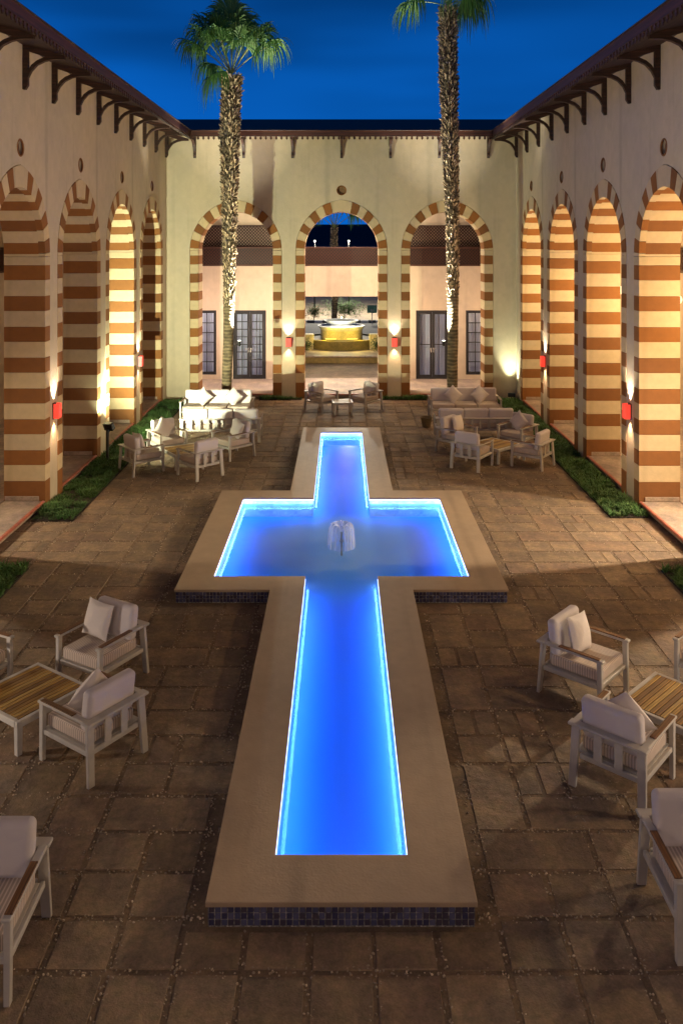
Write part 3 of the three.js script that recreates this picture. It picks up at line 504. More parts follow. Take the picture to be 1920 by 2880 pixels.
function flood(label, x, y, d, tx, ty, td, I, col, ang = 1.15, spill = 0, wash = 0) {
  const dir = new THREE.Vector3(tx - x, ty - y, -(td - d)).normalize(), yaw = Math.atan2(dir.x, dir.z), pit = Math.asin(dir.y);
  const t = thing('flood_lamp', label, 'floodlight', [x, 0, -d], yaw, undefined);
  part('post', merge([bx(0.05, y - 0.06, 0.05, 0, (y - 0.06) / 2, -0.05), bx(0.16, 0.02, 0.16, 0, 0.01, -0.05)]), M.iron, t);
  const hd = part('housing', merge([frameGeo(0.24, 0.18, 0.015, 0.11).translate(0, 0, 0.01), bx(0.24, 0.18, 0.012, 0, 0, -0.05), bx(0.05, 0.08, 0.05, 0, -0.08, -0.05)]), M.iron, t); hd.position.set(0, y, 0); hd.rotation.x = -pit;
  part('lamp_face', bx(0.20, 0.14, 0.01, 0, 0, 0.02, 0.002), glow(col, 2.5), hd);
  const sx = -Math.sign(x), e = dir.clone().multiplyScalar(0.09); spot([x + e.x, y + e.y, -d + e.z], [tx, ty, -td], col, I, ang, 0.6, 1.5); if (spill) spot([x + e.x, y + e.y, -d + e.z], [x + 2.5 * sx, 0.4, -d - 1.2], col, spill, 1.25, 0.7, 1.5); if (wash) spot([x + e.x, y + e.y, -d + e.z], [-W, 1.9, -d - 0.75], col, wash, 0.75, 0.7, 1.5);
}
const GREENISH = [0.97, 1.0, 0.66];
flood('small floodlight on a post beside the white lit left pier', -5.58, 0.86, 20.1, -2.6, 5.2, 28, 270, GREENISH, 0.92, 16, 42);
flood('small floodlight in the right bed at the far corner of the court', 5.68, 0.16, 28.0, 5.72, 3.6, 28.2, 42, [0.95, 1, 0.72], 0.5);
flood('small floodlight in the near left bed, out of view, placed to light the upper right wall', -5.3, 0.75, 8.3, 5.9, 10, 17, 150, [1, 0.84, 0.68], 0.52, 8);  // out of view; lights the right wall up to the eave
flood('small floodlight in the near right bed, out of view, placed to light the upper left wall', 5.3, 0.75, 7.4, -5.9, 10, 16, 170, [1, 0.82, 0.66], 0.52, 8);  // out of view; lights the left wall up to the eave

function lantern(x, y, d, label, I, col, r = 5, top = 7.03) {
  const t = thing('unseen_lantern', label, 'lantern', [x, y, -d], 0);
  part('lamp_globe', boxUV(new THREE.SphereGeometry(0.12, 16, 12)), glow(col, 2.2), t);
  part('rod', cyl(0.012, 0.012, top - y, 0, (top - y) / 2 + 0.06, 0, 6), M.iron, t);
  point([x, y, -d], col, I, r);
}
const WARM = [1, 0.70, 0.36], ORD = ['first', 'second', 'third', 'fourth', 'fifth', 'sixth'];
SIDE.forEach((d, i) => { lantern(7.5, 4.0, d - 0.2, `warm globe lantern hanging behind the ${ORD[i]} right arch from the camera, unseen, placed to light its jambs`, 22, WARM); lantern(-9.4, 3.6, d - 0.2, `warm globe lantern hanging behind the ${ORD[i]} left arch from the camera, unseen, placed to light the arcade`, i > 2 ? 1.4 : 2, [1, 0.66, 0.40]); });  // lanterns out of view, placed to light the jambs and arcade walls
lantern(0, 6.85, 29.8, 'unseen globe lantern high behind the middle far arch, placed to light the armchairs before it', 46, [1, 0.86, 0.70], 5, 8.9);  // unseen above the arch crown; lights the chairs and paving below
function unseenPierLamp(x, label, I, col) {
  const t = thing('unseen_pier_lamp', label, 'wall lamp', [x, 2.5, -29.1]);  // lamps out of view behind the piers, lighting the rear wall and doors
  part('lamp_globe', boxUV(new THREE.SphereGeometry(0.09, 14, 10)).translate(0, 0, -0.16), glow(col, 2.2), t); part('arm', bx(0.03, 0.03, 0.16, 0, -0.1, -0.09), M.iron, t); part('base', bx(0.12, 0.2, 0.03, 0, -0.05, -0.02), M.iron, t);
  point([x, 2.5, -29.26], col, I, 4);
}
unseenPierLamp(-1.95, 'globe lamp on the back of the pier left of the middle arch, out of view, placed to light the rear wall', 21, [1, 0.80, 0.68]); unseenPierLamp(-5.3, 'globe lamp on the back of the leftmost pier of the far wing, out of view, placed to light the rear wall', 15, [1, 0.80, 0.74]);
unseenPierLamp(1.95, 'globe lamp on the back of the pier right of the middle arch, out of view, placed to light the rear wall', 16, [1, 0.76, 0.56]); unseenPierLamp(5.3, 'globe lamp on the back of the rightmost pier of the far wing, out of view, placed to light the rear wall', 10, [1, 0.76, 0.56]);
for (const [x, l] of [[-4.6, 'left'], [4.6, 'right']]) { const t = thing('unseen_wall_globe', `globe lamp on the ${l} part of the wall behind the camera, out of view, placed to light the foreground`, 'wall lamp', [x, 4.4, 1.1]); part('lamp_globe', boxUV(new THREE.SphereGeometry(0.15, 16, 12)).translate(0, 0, -0.25), glow([1, 0.75, 0.5], 2), t); part('arm', bx(0.04, 0.04, 0.25, 0, -0.16, -0.12), M.iron, t); point([x, 4.4, 0.85], [1, 0.74, 0.50], 24, 7); }  // unseen lamps at the back of the camera, lighting the foreground

function unseenArcadeSpot(x, d, td, label, I) {
  const sx = Math.sign(x), t = thing('unseen_arcade_spotlight', label, 'spotlight', [x, 3.9, -d], 0);
  const a = new THREE.Vector3(x, 3.9, -d), b = new THREE.Vector3(sx * 3.2, 0, -td), n = b.clone().sub(a).normalize();
  const c = part('housing', boxUV(new THREE.CylinderGeometry(0.07, 0.06, 0.2, 16)), M.iron, t); c.quaternion.setFromUnitVectors(new THREE.Vector3(0, 1, 0), n);
  part('lamp_lens', boxUV(new THREE.CylinderGeometry(0.06, 0.06, 0.012, 16)).translate(0, 0.106, 0), glow([1, 0.8, 0.5], 3), c);
  part('bracket', bx(0.6, 0.04, 0.04, sx * 0.3, 0.02, 0), M.iron, t);
  a.addScaledVector(n, 0.13); spot(a.toArray(), b.toArray(), [1, 0.80, 0.56], I, 0.8, 0.9, 8);
}
unseenArcadeSpot(9.35, 14.9, 13.8, 'unseen spotlight high in the right arcade, placed to light the paving', 300);  // unseen source; throws the pool of light across the right paving
unseenArcadeSpot(-9.35, 14.9, 13.8, 'unseen spotlight high in the left arcade, placed to light the paving', 85);  // unseen source; throws a weaker pool of light on the left paving

// ------------------------------------------------------------------ palms
function frondGeo(dir, reach, rise, fanR, droop, seed, blades = 46) {
  // petiole curves out from the crown; the fan opens at its end
  const R = mulberry(seed), s = new THREE.Vector3(-dir.z, 0, dir.x), hub = dir.clone().multiplyScalar(reach).add(new THREE.Vector3(0, rise, 0));
  const mid = hub.clone().multiplyScalar(0.5).add(new THREE.Vector3(0, 0.06, 0));
  const pet = tube([[0, 0, 0], mid.toArray(), hub.toArray()], 0.018, 8, 5);
  const ax = hub.clone().sub(mid).normalize().add(new THREE.Vector3(0, -0.15, 0)).normalize(), nrm = new THREE.Vector3().crossVectors(s, ax).normalize();
  const tris = [], D = 3.9 / blades;
  for (let b = 0; b < blades; b++) {
    const phi = -1.95 + 3.9 * (b + 0.5) / blades + 0.03 * (R() - 0.5), L = fanR * (0.8 + 0.25 * R()) * (1 - 0.12 * Math.abs(phi) / 2);
    const d = ax.clone().multiplyScalar(Math.cos(phi)).addScaledVector(s, Math.sin(phi)).addScaledVector(nrm, 0.10 + 0.12 * (R() - 0.5)).normalize(), side = new THREE.Vector3().crossVectors(d, nrm).normalize();
    const dr = droop * (0.75 + 0.5 * R()), tw = 0.25 * (R() - 0.5), N = 8; let prev = null;
    for (let i = 0; i <= N; i++) {
      const t = i / N, w = t < 0.5 ? t * L * D * 0.62 : 0.5 * L * D * 0.62 * Math.pow(1 - (t - 0.5) / 0.5, 0.55) + 0.001;
      const p = hub.clone().addScaledVector(d, L * t * (1 - 0.35 * t * t * Math.min(1, dr))).add(new THREE.Vector3(0, -dr * L * Math.pow(t, 3.0), 0));
      const sd = side.clone().addScaledVector(nrm, tw + (b % 2 ? 0.35 : -0.35)), a = p.clone().addScaledVector(sd, w), c = p.clone().addScaledVector(sd, -w), q = [a.toArray(), c.toArray()];
      if (prev) { tris.push([prev[0], prev[1], q[1]], [prev[0], q[1], q[0]]); } prev = q;
    }
  }
  return [boxUV(triGeo(tris)), pet];
}
function palm(label, base, height, lean, r0, r1, spec, seed, shag = 0.27) {
  const R = mulberry(seed), t = thing('fan_palm', label, 'palm tree', base);
  const at = y => { const k = y / height; return [lean[0] * Math.pow(k, 1.5) + 0.05 * Math.sin(k * 5), y, lean[1] * k]; };
  const rad = k => k < 0.03 ? r0 * (1.25 - 8 * k) : k < shag ? r0 : r0 * 1.15 + (r1 - r0 * 1.15) * Math.min(1, (k - shag) / 0.55);
  const N = 40, S = 18, pos = [], idx = [], uv = [];
  for (let i = 0; i <= N; i++) { const k = i / N, c = at(k * height), r = rad(k) * (k > shag ? 0.72 : 1); for (let j = 0; j <= S; j++) { const a = j / S * 2 * Math.PI, q = r * (1 + 0.02 * Math.sin(i * 2.1) + 0.02 * Math.sin(a * 3 + i)); pos.push(c[0] + q * Math.cos(a), c[1], c[2] + q * Math.sin(a)); uv.push(j / S * 1.4, k * height); } }
  for (let i = 0; i < N; i++) for (let j = 0; j < S; j++) { const a = i * (S + 1) + j, b = a + S + 1; idx.push(a, b, a + 1, b, b + 1, a + 1); }
  const g = new THREE.BufferGeometry(); g.setAttribute('position', new THREE.Float32BufferAttribute(pos, 3)); g.setAttribute('uv', new THREE.Float32BufferAttribute(uv, 2)); g.setIndex(idx); g.computeVertexNormals();
  part('trunk', g, M.trunk, t);
  const boots = [];                                              // stubs of old leaf bases, frayed
  const nb = Math.round(height * (1 - shag) * 300);
  for (let i = 0; i < nb; i++) {
    const k = shag + (1 - shag) * (i + R()) / nb, c = at(k * height), a = i * 2.39996 + R() * 0.5, r = rad(k) * (0.70 + 0.03 * R()), L = 0.06 + 0.10 * R(), w = 0.010 + 0.018 * R();
    const out = [Math.cos(a), 0, Math.sin(a)], sd = [-Math.sin(a), 0, Math.cos(a)], tip = rad(k) * (0.88 + 0.3 * R() * R() + 0.05 * R()), tw = (R() - 0.5) * 0.1, up = R() < 0.15 ? -0.3 : 0.8;
    const P = (o, s, y) => [c[0] + out[0] * o + sd[0] * s, c[1] + y, c[2] + out[2] * o + sd[2] * s];
    const b0 = P(r, -w, 0), b1 = P(r, w, 0), b2 = P(r * 0.9, 0, 0.05), t0 = P(tip, -w * 0.7 + tw, L * up), t1 = P(tip, w * 0.7 + tw, L * up), t2 = P(tip - 0.03, tw, L * up + 0.025);
    const q = triGeo([[b0, b1, t1], [b0, t1, t0], [b1, b2, t2], [b1, t2, t1], [b2, b0, t0], [b2, t0, t2], [t0, t1, t2]]), n = q.attributes.position.count, col = new Float32Array(n * 3), m = 0.25 + 2.0 * Math.pow(R(), 1.6); for (let v = 0; v < n; v++) { col[v * 3] = 0.37 * m; col[v * 3 + 1] = 0.285 * m; col[v * 3 + 2] = 0.185 * m; }
    q.setAttribute('color', new THREE.BufferAttribute(col, 3)); boots.push(q);
  }
  part('leaf_stub', mergeGeometries(boots, false), M.boot, t, { kind: 'stuff' });
  const top = at(height);
  spec.forEach(([az, reach, rise, fr, dr], i) => { const [bl, pe] = frondGeo(new THREE.Vector3(Math.cos(az), 0, Math.sin(az)), reach, rise, fr * 1.38, dr * 0.85, seed * 7 + i); const f = part('frond', bl, M.frond, t); f.position.set(top[0], top[1] + 0.05, top[2]); part('leaf_stalk', pe, M.petiole, f); });
  return t;
}
const PI = Math.PI;
const crown = [[PI - 0.15, 1.02, 0.80, 0.92, 0.75], [PI * 0.72, 0.55, 1.25, 0.95, 0.55], [PI * 0.30, 0.55, 1.05, 0.85, 0.6], [0.15, 1.12, 0.82, 0.95, 0.8], [-0.9, 0.45, 1.45, 0.9, 0.5], [-PI * 0.55, 0.35, 1.6, 0.9, 0.45], [-PI * 0.75, 0.7, 1.2, 0.9, 0.6], [-0.35, 0.85, 1.35, 0.85, 0.7], [PI * 0.5, 0.25, 1.75, 0.85, 0.4], [PI * 0.9, 0.8, 1.35, 0.9, 0.65], [-PI * 0.95, 0.55, 0.3, 0.8, 1.0], [2.6, 0.45, 0.0, 0.7, 1.2], [1.0, 0.75, 0.75, 0.8, 0.9], [PI * 0.62, 0.75, 0.95, 0.85, 0.8], [0.45, 0.95, 1.05, 0.9, 0.7], [PI * 0.85, 0.9, 1.05, 0.9, 0.75], [PI * 0.42, 0.3, 1.35, 0.8, 0.5]];
palm('tall shaggy fan palm left of the middle arch with its green crown in view', [-3.58, 0.1, -26.0], 10.35, [0.22, 0], 0.155, 0.35, crown, 11, 0.30);
palm('taller fan palm right of the middle arch, crown cut by the picture top', [3.42, 0.1, -26.0], 12.45, [-0.08, 0], 0.165, 0.315, [[PI - 0.1, 1.0, 0.12, 0.85, 0.9], [0.1, 0.65, 0.30, 0.9, 1.0], [PI * 0.3, 0.45, 0.35, 0.8, 1.1], [-0.3, 0.5, 0.2, 0.9, 1.1], ...crown.slice(1, 9).map(c => [c[0] + 0.4, c[1], c[2] + 0.3, c[3], c[4]]), [PI + 0.4, 0.6, 1.0, 0.9, 0.7]], 23, 0.275);
for (const s of [-1, 1]) {                                       // lamp clamped on each trunk, aimed up into the crown
  const x = s * 3.5 - s * 0.34, t = thing('trunk_lamp', s < 0 ? 'small spotlight clamped to the right side of the left palm trunk' : 'small spotlight clamped to the left side of the right palm trunk', 'spotlight', [x, 2.15, -25.9]);
  part('housing', merge([cyl(0.055, 0.045, 0.16, 0, 0, 0, 14), bar([0, -0.02, 0], [s * 0.2, -0.02, -0.06], 0.03, 0.02)]), M.iron, t);
  part('lamp_lens', cyl(0.045, 0.045, 0.01, 0, 0.084, 0, 14), glow([1, 0.95, 0.8], 8), t);
  spot([x, 2.28, -25.9], [s * 3.45, 9.5, -26.0], [1, 0.90, 0.72], 520, 0.5, 0.8, 2);
}

// ------------------------------------------------------------------ furniture
function puff(w, h, d, r, k) {                                   // soft cushion: rounded box with swollen faces
  const g = new RoundedBoxGeometry(w, h, d, 4, r), p = g.attributes.position;
  for (let i = 0; i < p.count; i++) { const x = p.getX(i) / (w / 2), y = p.getY(i) / (h / 2), z = p.getZ(i) / (d / 2); const f = (a, b) => Math.max(0, 1 - a * a) * Math.max(0, 1 - b * b); p.setXYZ(i, p.getX(i) + Math.sign(x) * k * 0.5 * f(y, z) * Math.abs(x), p.getY(i) + y * k * f(x, z), p.getZ(i) + z * k * f(x, y)); }
  g.computeVertexNormals(); return boxUV(g);
}
function pillowGeo(s, t) {
  const N = 14, pos = [], idx = [];
  for (const sd of [1, -1]) { const o = pos.length / 3; for (let j = 0; j <= N; j++) for (let i = 0; i <= N; i++) { let x = i / N * 2 - 1, y = j / N * 2 - 1; const e = Math.pow(Math.max(0, (1 - x * x) * (1 - y * y)), 0.42), pin = 1 - 0.07 * (1 - Math.pow(Math.abs(x), 3)) * y * y - 0.07 * (1 - Math.pow(Math.abs(y), 3)) * x * x; pos.push(x * s / 2 * pin, y * s / 2 * pin, sd * t / 2 * e * (1 + 0.06 * Math.sin(x * 5 + y * 3))); } for (let j = 0; j < N; j++) for (let i = 0; i < N; i++) { const a = o + j * (N + 1) + i, b = a + N + 1; sd > 0 ? idx.push(a, a + 1, b, b, a + 1, b + 1) : idx.push(a, b, a + 1, b, b + 1, a + 1); } }
  const g = new THREE.BufferGeometry(); g.setAttribute('position', new THREE.Float32BufferAttribute(pos, 3)); g.setIndex(idx); g.computeVertexNormals(); return boxUV(g);
}
function legGeo(x, z, wx, wz, h, sx, sz) { const g = chamfer(wx, h, wz, 0.004), p = g.attributes.position; for (let i = 0; i < p.count; i++) { const k = 0.5 - p.getY(i) / h; p.setX(i, p.getX(i) * (1 - 0.12 * k) + sx * k); p.setZ(i, p.getZ(i) * (1 - 0.1 * k) + sz * k); } g.computeVertexNormals(); return boxUV(g).translate(x, h / 2, z); }
function makeSeat(name, width, n, label, category, group) {       // faces local -z, back at +z
  const t = thing(name, label, category, [0, 0, 0], 0, group), w = width / 2, D = 0.76, h = 0.585;
  for (const s of [-1, 1]) {
    part('leg', legGeo(s * (w - 0.03), -D / 2 + 0.035, 0.05, 0.06, h, 0, -0.01), M.whiteMetal, t);
    part('leg', legGeo(s * (w - 0.045), D / 2 - 0.02, 0.085, 0.04, h, s * 0.02, 0.045), M.whiteMetal, t);
    const a = part('armrest', bx(0.07, 0.03, D + 0.03, s * (w - 0.03), h + 0.015, 0.0, 0.008), M.whiteMetal, t);
    part('teak_inlay', boxUV(chamfer(0.062, 0.012, 0.50, 0.004), true).translate(s * (w - 0.03), h + 0.0335, -0.10), M.armTeak, a);
    part('side_rail', bx(0.035, 0.05, D - 0.06, s * (w - 0.035), 0.30, 0.0), M.whiteMetal, t);
  }
  part('back_rail', bx(width + 0.04, 0.028, 0.10, 0, h + 0.0165, D / 2 - 0.005, 0.008), M.whiteMetal, t);
  part('rear_rail', bx(width - 0.17, 0.05, 0.035, 0, 0.30, D / 2 - 0.02), M.whiteMetal, t);
  part('front_rail', bx(width - 0.11, 0.05, 0.035, 0, 0.30, -D / 2 + 0.04), M.whiteMetal, t);
  part('seat_base', bx(width - 0.1, 0.02, D - 0.1, 0, 0.315, 0), M.whiteMetal, t);
  const ns = n === 1 ? 2 : n * 3 - 1; for (let i = 0; i < ns; i++) part('back_slat', bx(n === 1 ? 0.085 : 0.075, h - 0.31, 0.018, -w + 0.06 + (width - 0.12) * (i + 1) / (ns + 1), (h + 0.325) / 2, D / 2 - 0.012), M.whiteMetal, t);
  const cw = (width - 0.13) / n;
  for (let i = 0; i < n; i++) {
    const x = -w + 0.065 + cw * (i + 0.5), seat = part('seat_cushion', puff(cw - 0.012, 0.14, D - 0.12, 0.035, 0.012), M.seat, t); seat.position.set(x, 0.398, -0.02);
    const bk = part('back_cushion', puff(cw - 0.012, 0.40, 0.13, 0.045, 0.018), M.cushion, t); bk.position.set(x, 0.655, D / 2 - 0.125); bk.rotation.x = 0.13;
  }
  return t;
}
const chairGroup = 'white armchairs round the low tables';
const yaw = (fx, fd) => Math.atan2(-fx, fd);                        // forward (fx, depth fd) -> rotation.y for a seat facing local -z
const proto = makeSeat('armchair', 0.74, 1, '', 'armchair');
const pil = thing('throw_pillow', '', 'pillow'); part('cover', pillowGeo(0.42, 0.16), M.pillow, pil);
let first = true, firstP = true;
function pillowOn(pos, turn, tilt, roll, label) { let o; if (firstP) { firstP = false; o = pil; o.userData.label = label; o.position.set(...pos); } else o = dup(pil, pos, 0, label); o.rotation.order = 'YXZ'; o.rotation.set(tilt, turn, roll); return o; }
function chair(x, d, fx, fd, label, pl) {
  const tn = yaw(fx, fd); if (first) { first = false; proto.position.set(x, 0, -d); proto.rotation.y = tn; proto.userData.label = label; } else dup(proto, [x, 0, -d], tn, label);
  if (pl) { const [px, roll, plabel, lean = 0.28, pz = 0.06] = pl, v = new THREE.Vector3(px, 0.665, pz).applyAxisAngle(new THREE.Vector3(0, 1, 0), tn); pillowOn([x + v.x, v.y + 0.02, -d + v.z], tn, lean, roll, plabel); }
}
// foreground, left
chair(-2.90, 10.12, -0.50, -0.866, 'white armchair in the left foreground, farther one, facing the slatted table', [0.12, 0.05, 'upright pale pillow on the farther left foreground armchair']);
chair(-2.57, 8.64, -0.825, 0.566, 'white armchair seen from behind beside the left slatted table', [-0.06, 0.72, 'pale pillow leaning in the armchair seen from behind at left']);
chair(-4.40, 9.80, 0.90, -0.44, 'white armchair half cut by the left picture edge behind the table', [0.0, 0.1, 'pale pillow on the armchair cut by the left edge']);
chair(-2.655, 6.17, 0, -1, 'white armchair in the bottom left corner facing the camera');
// foreground, right
chair(2.86, 9.85, 0.74, -0.67, 'white armchair in the right foreground, farther one, facing right', [0.02, 0.12, 'pale pillow standing on the farther right foreground armchair']);
chair(2.775, 8.23, 0.665, 0.747, 'white armchair seen from behind beside the right slatted table', [0.06, 0.72, 'pale pillow leaning in the armchair seen from behind at right']);
chair(4.45, 9.90, -0.72, -0.69, 'white armchair half cut by the right picture edge behind the table');
chair(2.815, 6.5, 0, -1, 'white armchair in the bottom right corner facing the camera');
// far left group
chair(-4.60, 19.35, 0.75, 0.66, 'leftmost armchair of the far left group, facing right', [-0.05, 0.1, 'lilac pillow on the leftmost armchair of the far left group']);
chair(-4.31, 20.75, 0.6, -0.8, 'bright lit armchair of the far left group next to the floodlight', [0.05, 0.6, 'white pillow on the bright lit far left armchair']);
chair(-3.22, 19.0, -0.70, 0.71, 'armchair of the far left group with its lilac shaded back to the camera');
chair(-2.68, 20.65, -0.70, -0.71, 'armchair of the far left group nearest the pool', [-0.1, 0.3, 'pillow on the far left armchair nearest the pool']);
// far right group
chair(3.08, 19.72, 0.57, 0.82, 'armchair of the far right group with its lilac back to the camera, nearest the pool');
chair(4.50, 19.80, -0.80, 0.6, 'rightmost armchair of the far right group, its back to the right bed');
chair(2.92, 21.15, 0.75, -0.66, 'armchair of the far right group left of the low table under the sofa back', [-0.12, 0.1, 'pale pillow on the left armchair of the far right group']);
chair(4.50, 21.45, -0.70, -0.71, 'armchair of the far right group behind the low table at right', [0.0, 0.7, 'tilted lilac pillow on the right rear armchair of the far right group']);
// before the middle arch
chair(-0.62, 26.3, 0.72, -0.69, 'left of the two armchairs before the middle far arch', [0.1, 0.2, 'white pillow on the left armchair before the middle arch']);
chair(0.75, 26.36, -0.72, -0.69, 'right of the two armchairs before the middle far arch', [-0.1, 0.5, 'pale pillow on the right armchair before the middle arch']);
const sofa = makeSeat('sofa', 2.12, 3, 'white three-seat sofa at far left facing the camera', 'sofa'); sofa.position.set(-3.68, 0, -24.85); sofa.rotation.y = yaw(0, -1);
dup(sofa, [-3.2, 0, -22.5], yaw(0, 1), 'white three-seat sofa at far left showing its slatted back');
dup(sofa, [3.70, 0, -25.2], yaw(0, -1), 'white three-seat sofa at far right facing the camera');
dup(sofa, [3.58, 0, -22.6], yaw(0, 1), 'white three-seat sofa at far right showing its slatted back');
for (const [x, d, l] of [[-4.1, 24.95, 'diamond-turned pillow on the left part of the far left sofa'], [-3.2, 24.95, 'diamond-turned pillow on the right part of the far left sofa'], [3.35, 25.3, 'diamond-turned pillow on the left part of the far right sofa'], [4.15, 25.3, 'diamond-turned pillow on the right part of the far right sofa']]) pillowOn([x, 0.70, -d + 0.13], PI, 0.3, 0.78, l);

function makeTable(size, h, label, nSlat) {
  const t = thing('low_table', label, 'coffee table'), s = size / 2;
  for (const x of [-1, 1]) for (const z of [-1, 1]) part('leg', legGeo(x * (s - 0.04), z * (s - 0.04), 0.065, 0.065, h - 0.06, 0, 0), M.whiteMetal, t);
  part('frame', merge([bx(size, 0.07, 0.05, 0, h - 0.035, -s + 0.025), bx(size, 0.07, 0.05, 0, h - 0.035, s - 0.025), bx(0.05, 0.07, size - 0.1, -s + 0.025, h - 0.035, 0), bx(0.05, 0.07, size - 0.1, s - 0.025, h - 0.035, 0)]), M.whiteMetal, t);
  const L = size - 0.104, p = L / nSlat; for (let i = 0; i < nSlat; i++) { const m = part('slat', boxUV(chamfer(L, 0.02, p - 0.007, 0.003)), M.teak[(i * 7 + (i >> 1) * 3) % 4], t); m.position.set(0, h - 0.008, -L / 2 + p * (i + 0.5)); }
  return t;
}
const table = makeTable(0.9, 0.36, 'low square teak slatted table with white frame at the left edge', 14); table.position.set(-3.44, 0, -9.21); table.rotation.y = Math.atan2(0.735, 0.5);
dup(table, [3.59, 0, -8.99], Math.atan2(0.7, 0.72), 'low square teak slatted table with white frame at the right edge');
dup(table, [-3.72, 0, -19.95], 0.6, 'low teak table amid the far left armchairs');
dup(table, [3.75, 0, -20.5], 0.75, 'low teak table amid the far right armchairs');
const small = makeTable(0.62, 0.40, 'small low table between the two armchairs before the middle arch', 9); small.position.set(0.02, 0, -25.75); small.rotation.y = 0.1;
{
  const b = thing('woven_basket', 'brown tapered woven basket beside the left end of the far right sofas', 'basket', [2.42, 0, -23.9]);
  const pr = [[0.0, 0.01], [0.10, 0.01], [0.115, 0.02], [0.165, 0.27], [0.172, 0.28], [0.155, 0.28], [0.105, 0.04], [0, 0.03]].map(p => new THREE.Vector2(...p)); part('body', new THREE.LatheGeometry(pr, 24), M.wicker, b); part('rim', boxUV(new THREE.TorusGeometry(0.166, 0.011, 6, 24)).rotateX(PI / 2).translate(0, 0.28, 0), M.wicker, b);
}

// ------------------------------------------------------------------ forecourt beyond the passage
{
  const lw = thing('low_wall', 'low stone wall with pale top beyond the passage, before the lit fountain', 'wall', [0, 0, -36.4]);
  part('body', bx(9, 0.27, 0.3, 0, 0.135, -0.15), mat([0.34, 0.25, 0.08], 0.8, 'stone', 0.6), lw); part('cap', bx(9.06, 0.05, 0.5, 0, 0.295, -0.2), M.floorStone, lw);
  const terrace = struct('terrace', bx(9, 0.3, 8.5, 0, 0.13, -41), M.floorStone);
  const f = thing('tiered_fountain', 'yellow lit fountain of stacked round basins seen through the middle passage', 'fountain', [0, 0.28, -40.2]);
  const stone = mat([0.74, 0.62, 0.30], 0.6, 'stone', 0.6);
  const ring = (name, r0, r1, y0, y1, m = stone) => part(name, boxUV(new THREE.LatheGeometry([[r0 - 0.12, y0], [r0, y0], [r1, y1 - 0.03], [r1 + 0.03, y1], [r1 - 0.07, y1], [r1 - 0.12, y1 - 0.06], [0.02, y1 - 0.1]].map(p => new THREE.Vector2(...p)), 48)), m, f);
  ring('lower_basin', 1.75, 1.80, 0, 0.45, mat([0.40, 0.31, 0.07], 0.7, 'stone', 0.6)); ring('pedestal', 1.0, 1.0, 0.4, 0.85); ring('middle_basin', 0.95, 1.12, 0.75, 1.0, M.basinWall); ring('upper_basin', 0.5, 0.82, 1.05, 1.25, M.basinWall);
  for (const s of [-1, 1]) {
    part('side_wall', bx(0.5, 0.72, 0.4, s * 1.55, 0.36, 1.2), stone, f);
    part('unseen_lamp_tube', bx(0.5, 0.02, 0.02, s * 0.5, 0.5, 1.35, 0.004), glow([1, 0.75, 0.12], 3), f);  // light source unseen; tube placed to light the basin walls yellow
    point([s * 0.75, 0.95, -38.6], [1, 0.74, 0.10], 3.2, 3);
  }
  point([0, 1.75, -39.1], [1, 0.92, 0.6], 14, 2); part('lamp_bulb', boxUV(new THREE.SphereGeometry(0.05, 10, 8)).translate(0, 1.47, 1.1), glow([1, 0.92, 0.6], 3), f);  // light source unseen; bulb placed to brighten the white bowls
  const leafy = (label, x, y, d, w, h, dp, col, n, cat = 'shrub', flower) => {
    const t = thing('shrub', label, cat, [x, y, -d]), tr = [], R = mulberry(Math.round(x * 100 + d * 7 + 999));
    const mk = (cnt, sz) => { const q = []; for (let i = 0; i < cnt; i++) { const u = R() * 2 * PI, v = Math.acos(R() * 2 - 1), k = Math.pow(R(), 0.4) * (0.8 + 0.35 * Math.sin(u * 3 + v * 5)), px = w / 2 * k * Math.sin(v) * Math.cos(u), py = h / 2 + h / 2 * k * Math.cos(v), pz = dp / 2 * k * Math.sin(v) * Math.sin(u), a = R() * 6.3, b = R() * 2 - 1, s = sz * (0.6 + 0.8 * R()); const ax = [Math.cos(a), b, Math.sin(a)], bxv = [-Math.sin(a), R() - 0.5, Math.cos(a)]; q.push([[px - ax[0] * s, py - ax[1] * s, pz - ax[2] * s], [px + bxv[0] * s * 0.5, py + bxv[1] * s * 0.5, pz + bxv[2] * s * 0.5], [px + ax[0] * s, py + ax[1] * s, pz + ax[2] * s]]); } return triGeo(q); };
    part('foliage', mk(n, 0.06), new THREE.MeshStandardMaterial({ color: C(...col), roughness: 0.8, side: THREE.DoubleSide }), t, { kind: 'stuff' });
    if (flower) part('blossom', mk(n / 5, 0.05), new THREE.MeshStandardMaterial({ color: C(...flower), roughness: 0.8, side: THREE.DoubleSide }), t, { kind: 'stuff' });
    part('stem', merge([cyl(0.02, 0.03, h * 0.6, 0, h * 0.3, 0, 6), bar([0, 0.1, 0], [w * 0.2, h * 0.6, 0.1], 0.02, 0.02), bar([0, 0.1, 0], [-w * 0.2, h * 0.6, -0.1], 0.02, 0.02)]), M.trunk, t);
  };
  leafy('dark shrub left of the lit fountain on the low terrace', -1.75, 0.28, 38.2, 0.9, 0.65, 0.7, [0.05, 0.08, 0.025], 1200);
  leafy('dark shrub right of the lit fountain on the low terrace', 1.75, 0.28, 38.2, 0.9, 0.65, 0.7, [0.05, 0.08, 0.025], 1200);
  leafy('long green shrub beyond the kerb behind the fountain', 0.2, 0, 57, 3.6, 1.5, 1.2, [0.08, 0.19, 0.03], 4000);
  leafy('red flowering shrub at the left end of the green one', -1.85, 0, 56.5, 1.4, 1.2, 1.0, [0.08, 0.13, 0.03], 1500, 'shrub', [0.5, 0.06, 0.04]);
  struct('road', bx(60, 0.03, 9, 0, -0.012, -50, 0.01), mat([0.09, 0.09, 0.1], 0.9, 'stone', 0.4));
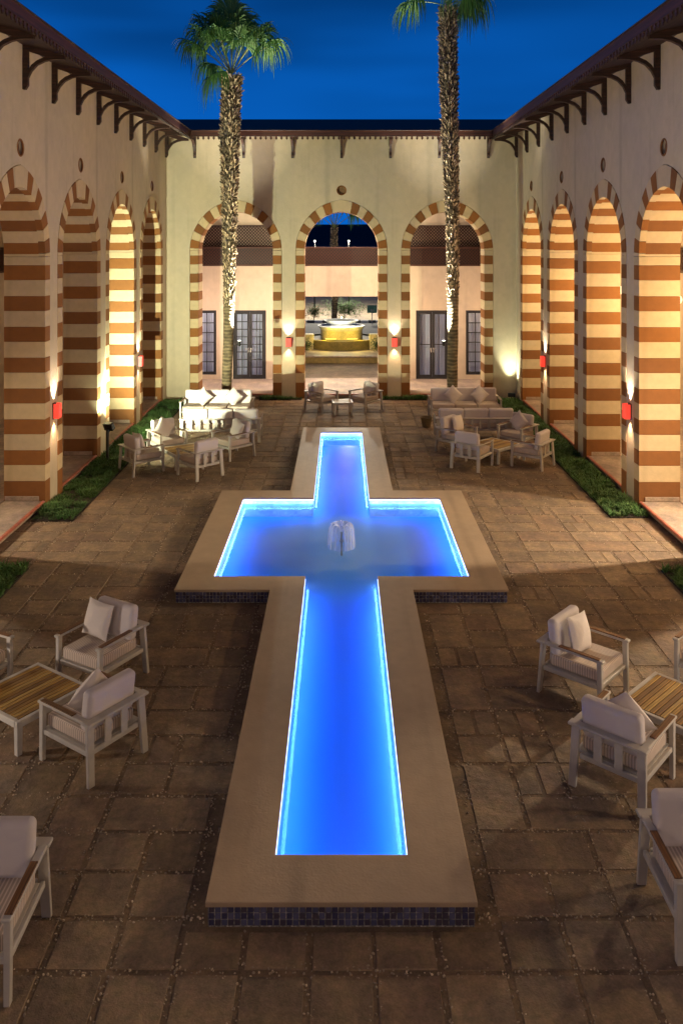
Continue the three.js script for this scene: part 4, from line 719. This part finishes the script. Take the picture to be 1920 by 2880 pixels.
  const k = thing('kerb', 'black and white painted kerb along the far road behind the fountain', 'kerb', [0, 0, -54.6]);
  for (let i = -10; i <= 10; i++) part('kerb_block', bx(0.49, 0.18, 0.22, i * 0.5, 0.09, 0, 0.015), i % 2 ? mat([0.75, 0.73, 0.7], 0.7) : mat([0.08, 0.08, 0.085], 0.7), k);
  const sg = thing('road_sign', 'small green sign on a white post beyond the fountain at right', 'sign', [1.95, 0, -53.6]);
  part('post', cyl(0.025, 0.025, 0.75, 0, 0.37, 0, 8), M.whiteMetal, sg); part('board', bx(0.62, 0.5, 0.03, 0, 0.98, 0.02), mat([0.06, 0.22, 0.15], 0.5), sg); part('lettering', merge([bx(0.05, 0.14, 0.004, -0.06, 0.9, 0.037, 0.001), bx(0.04, 0.1, 0.004, 0.02, 0.88, 0.037, 0.001), bx(0.04, 0.1, 0.004, 0.1, 0.88, 0.037, 0.001), bx(0.12, 0.03, 0.004, 0.06, 0.93, 0.037, 0.001)]), M.whiteMetal, sg);
  for (const [x, d, l] of [[-1.95, 61, 'left of the two lit street lamps seen above the lattice balcony'], [0.53, 61, 'right of the two lit street lamps seen above the lattice balcony']]) {
    const t = thing('street_lamp', l, 'street lamp', [x, 0, -d]); part('pole', cyl(0.04, 0.07, 5.2, 0, 2.6, 0, 10), M.iron, t); part('lamp_globe', boxUV(new THREE.SphereGeometry(0.075, 14, 10)).translate(0, 5.33, 0), glow([1, 0.95, 0.85], 5), t); point([x, 5.33, -d], [1, 0.9, 0.7], 350, 4);
  }
  const hp = []; for (let i = 0; i <= 80; i++) { const x = -1600 + 40 * i; hp.push([x, 17 + 16 * fbm(i / 80, 0.3, 8, 2, 4, 91)]); }
  const hs = new THREE.Shape(path([[-1600, -2], [1600, -2], ...hp.reverse()])); struct('hills', ext(hs, 300).translate(0, 0, -1300), mat([0.05, 0.06, 0.08], 1));
}
palm('small far fan palm behind the far wing seen through the middle arch top', [-0.45, 0, -47], 6.0, [0.1, 0], 0.16, 0.22, crown.slice(0, 10), 31, 0.3);

renderer.render(scene, camera);
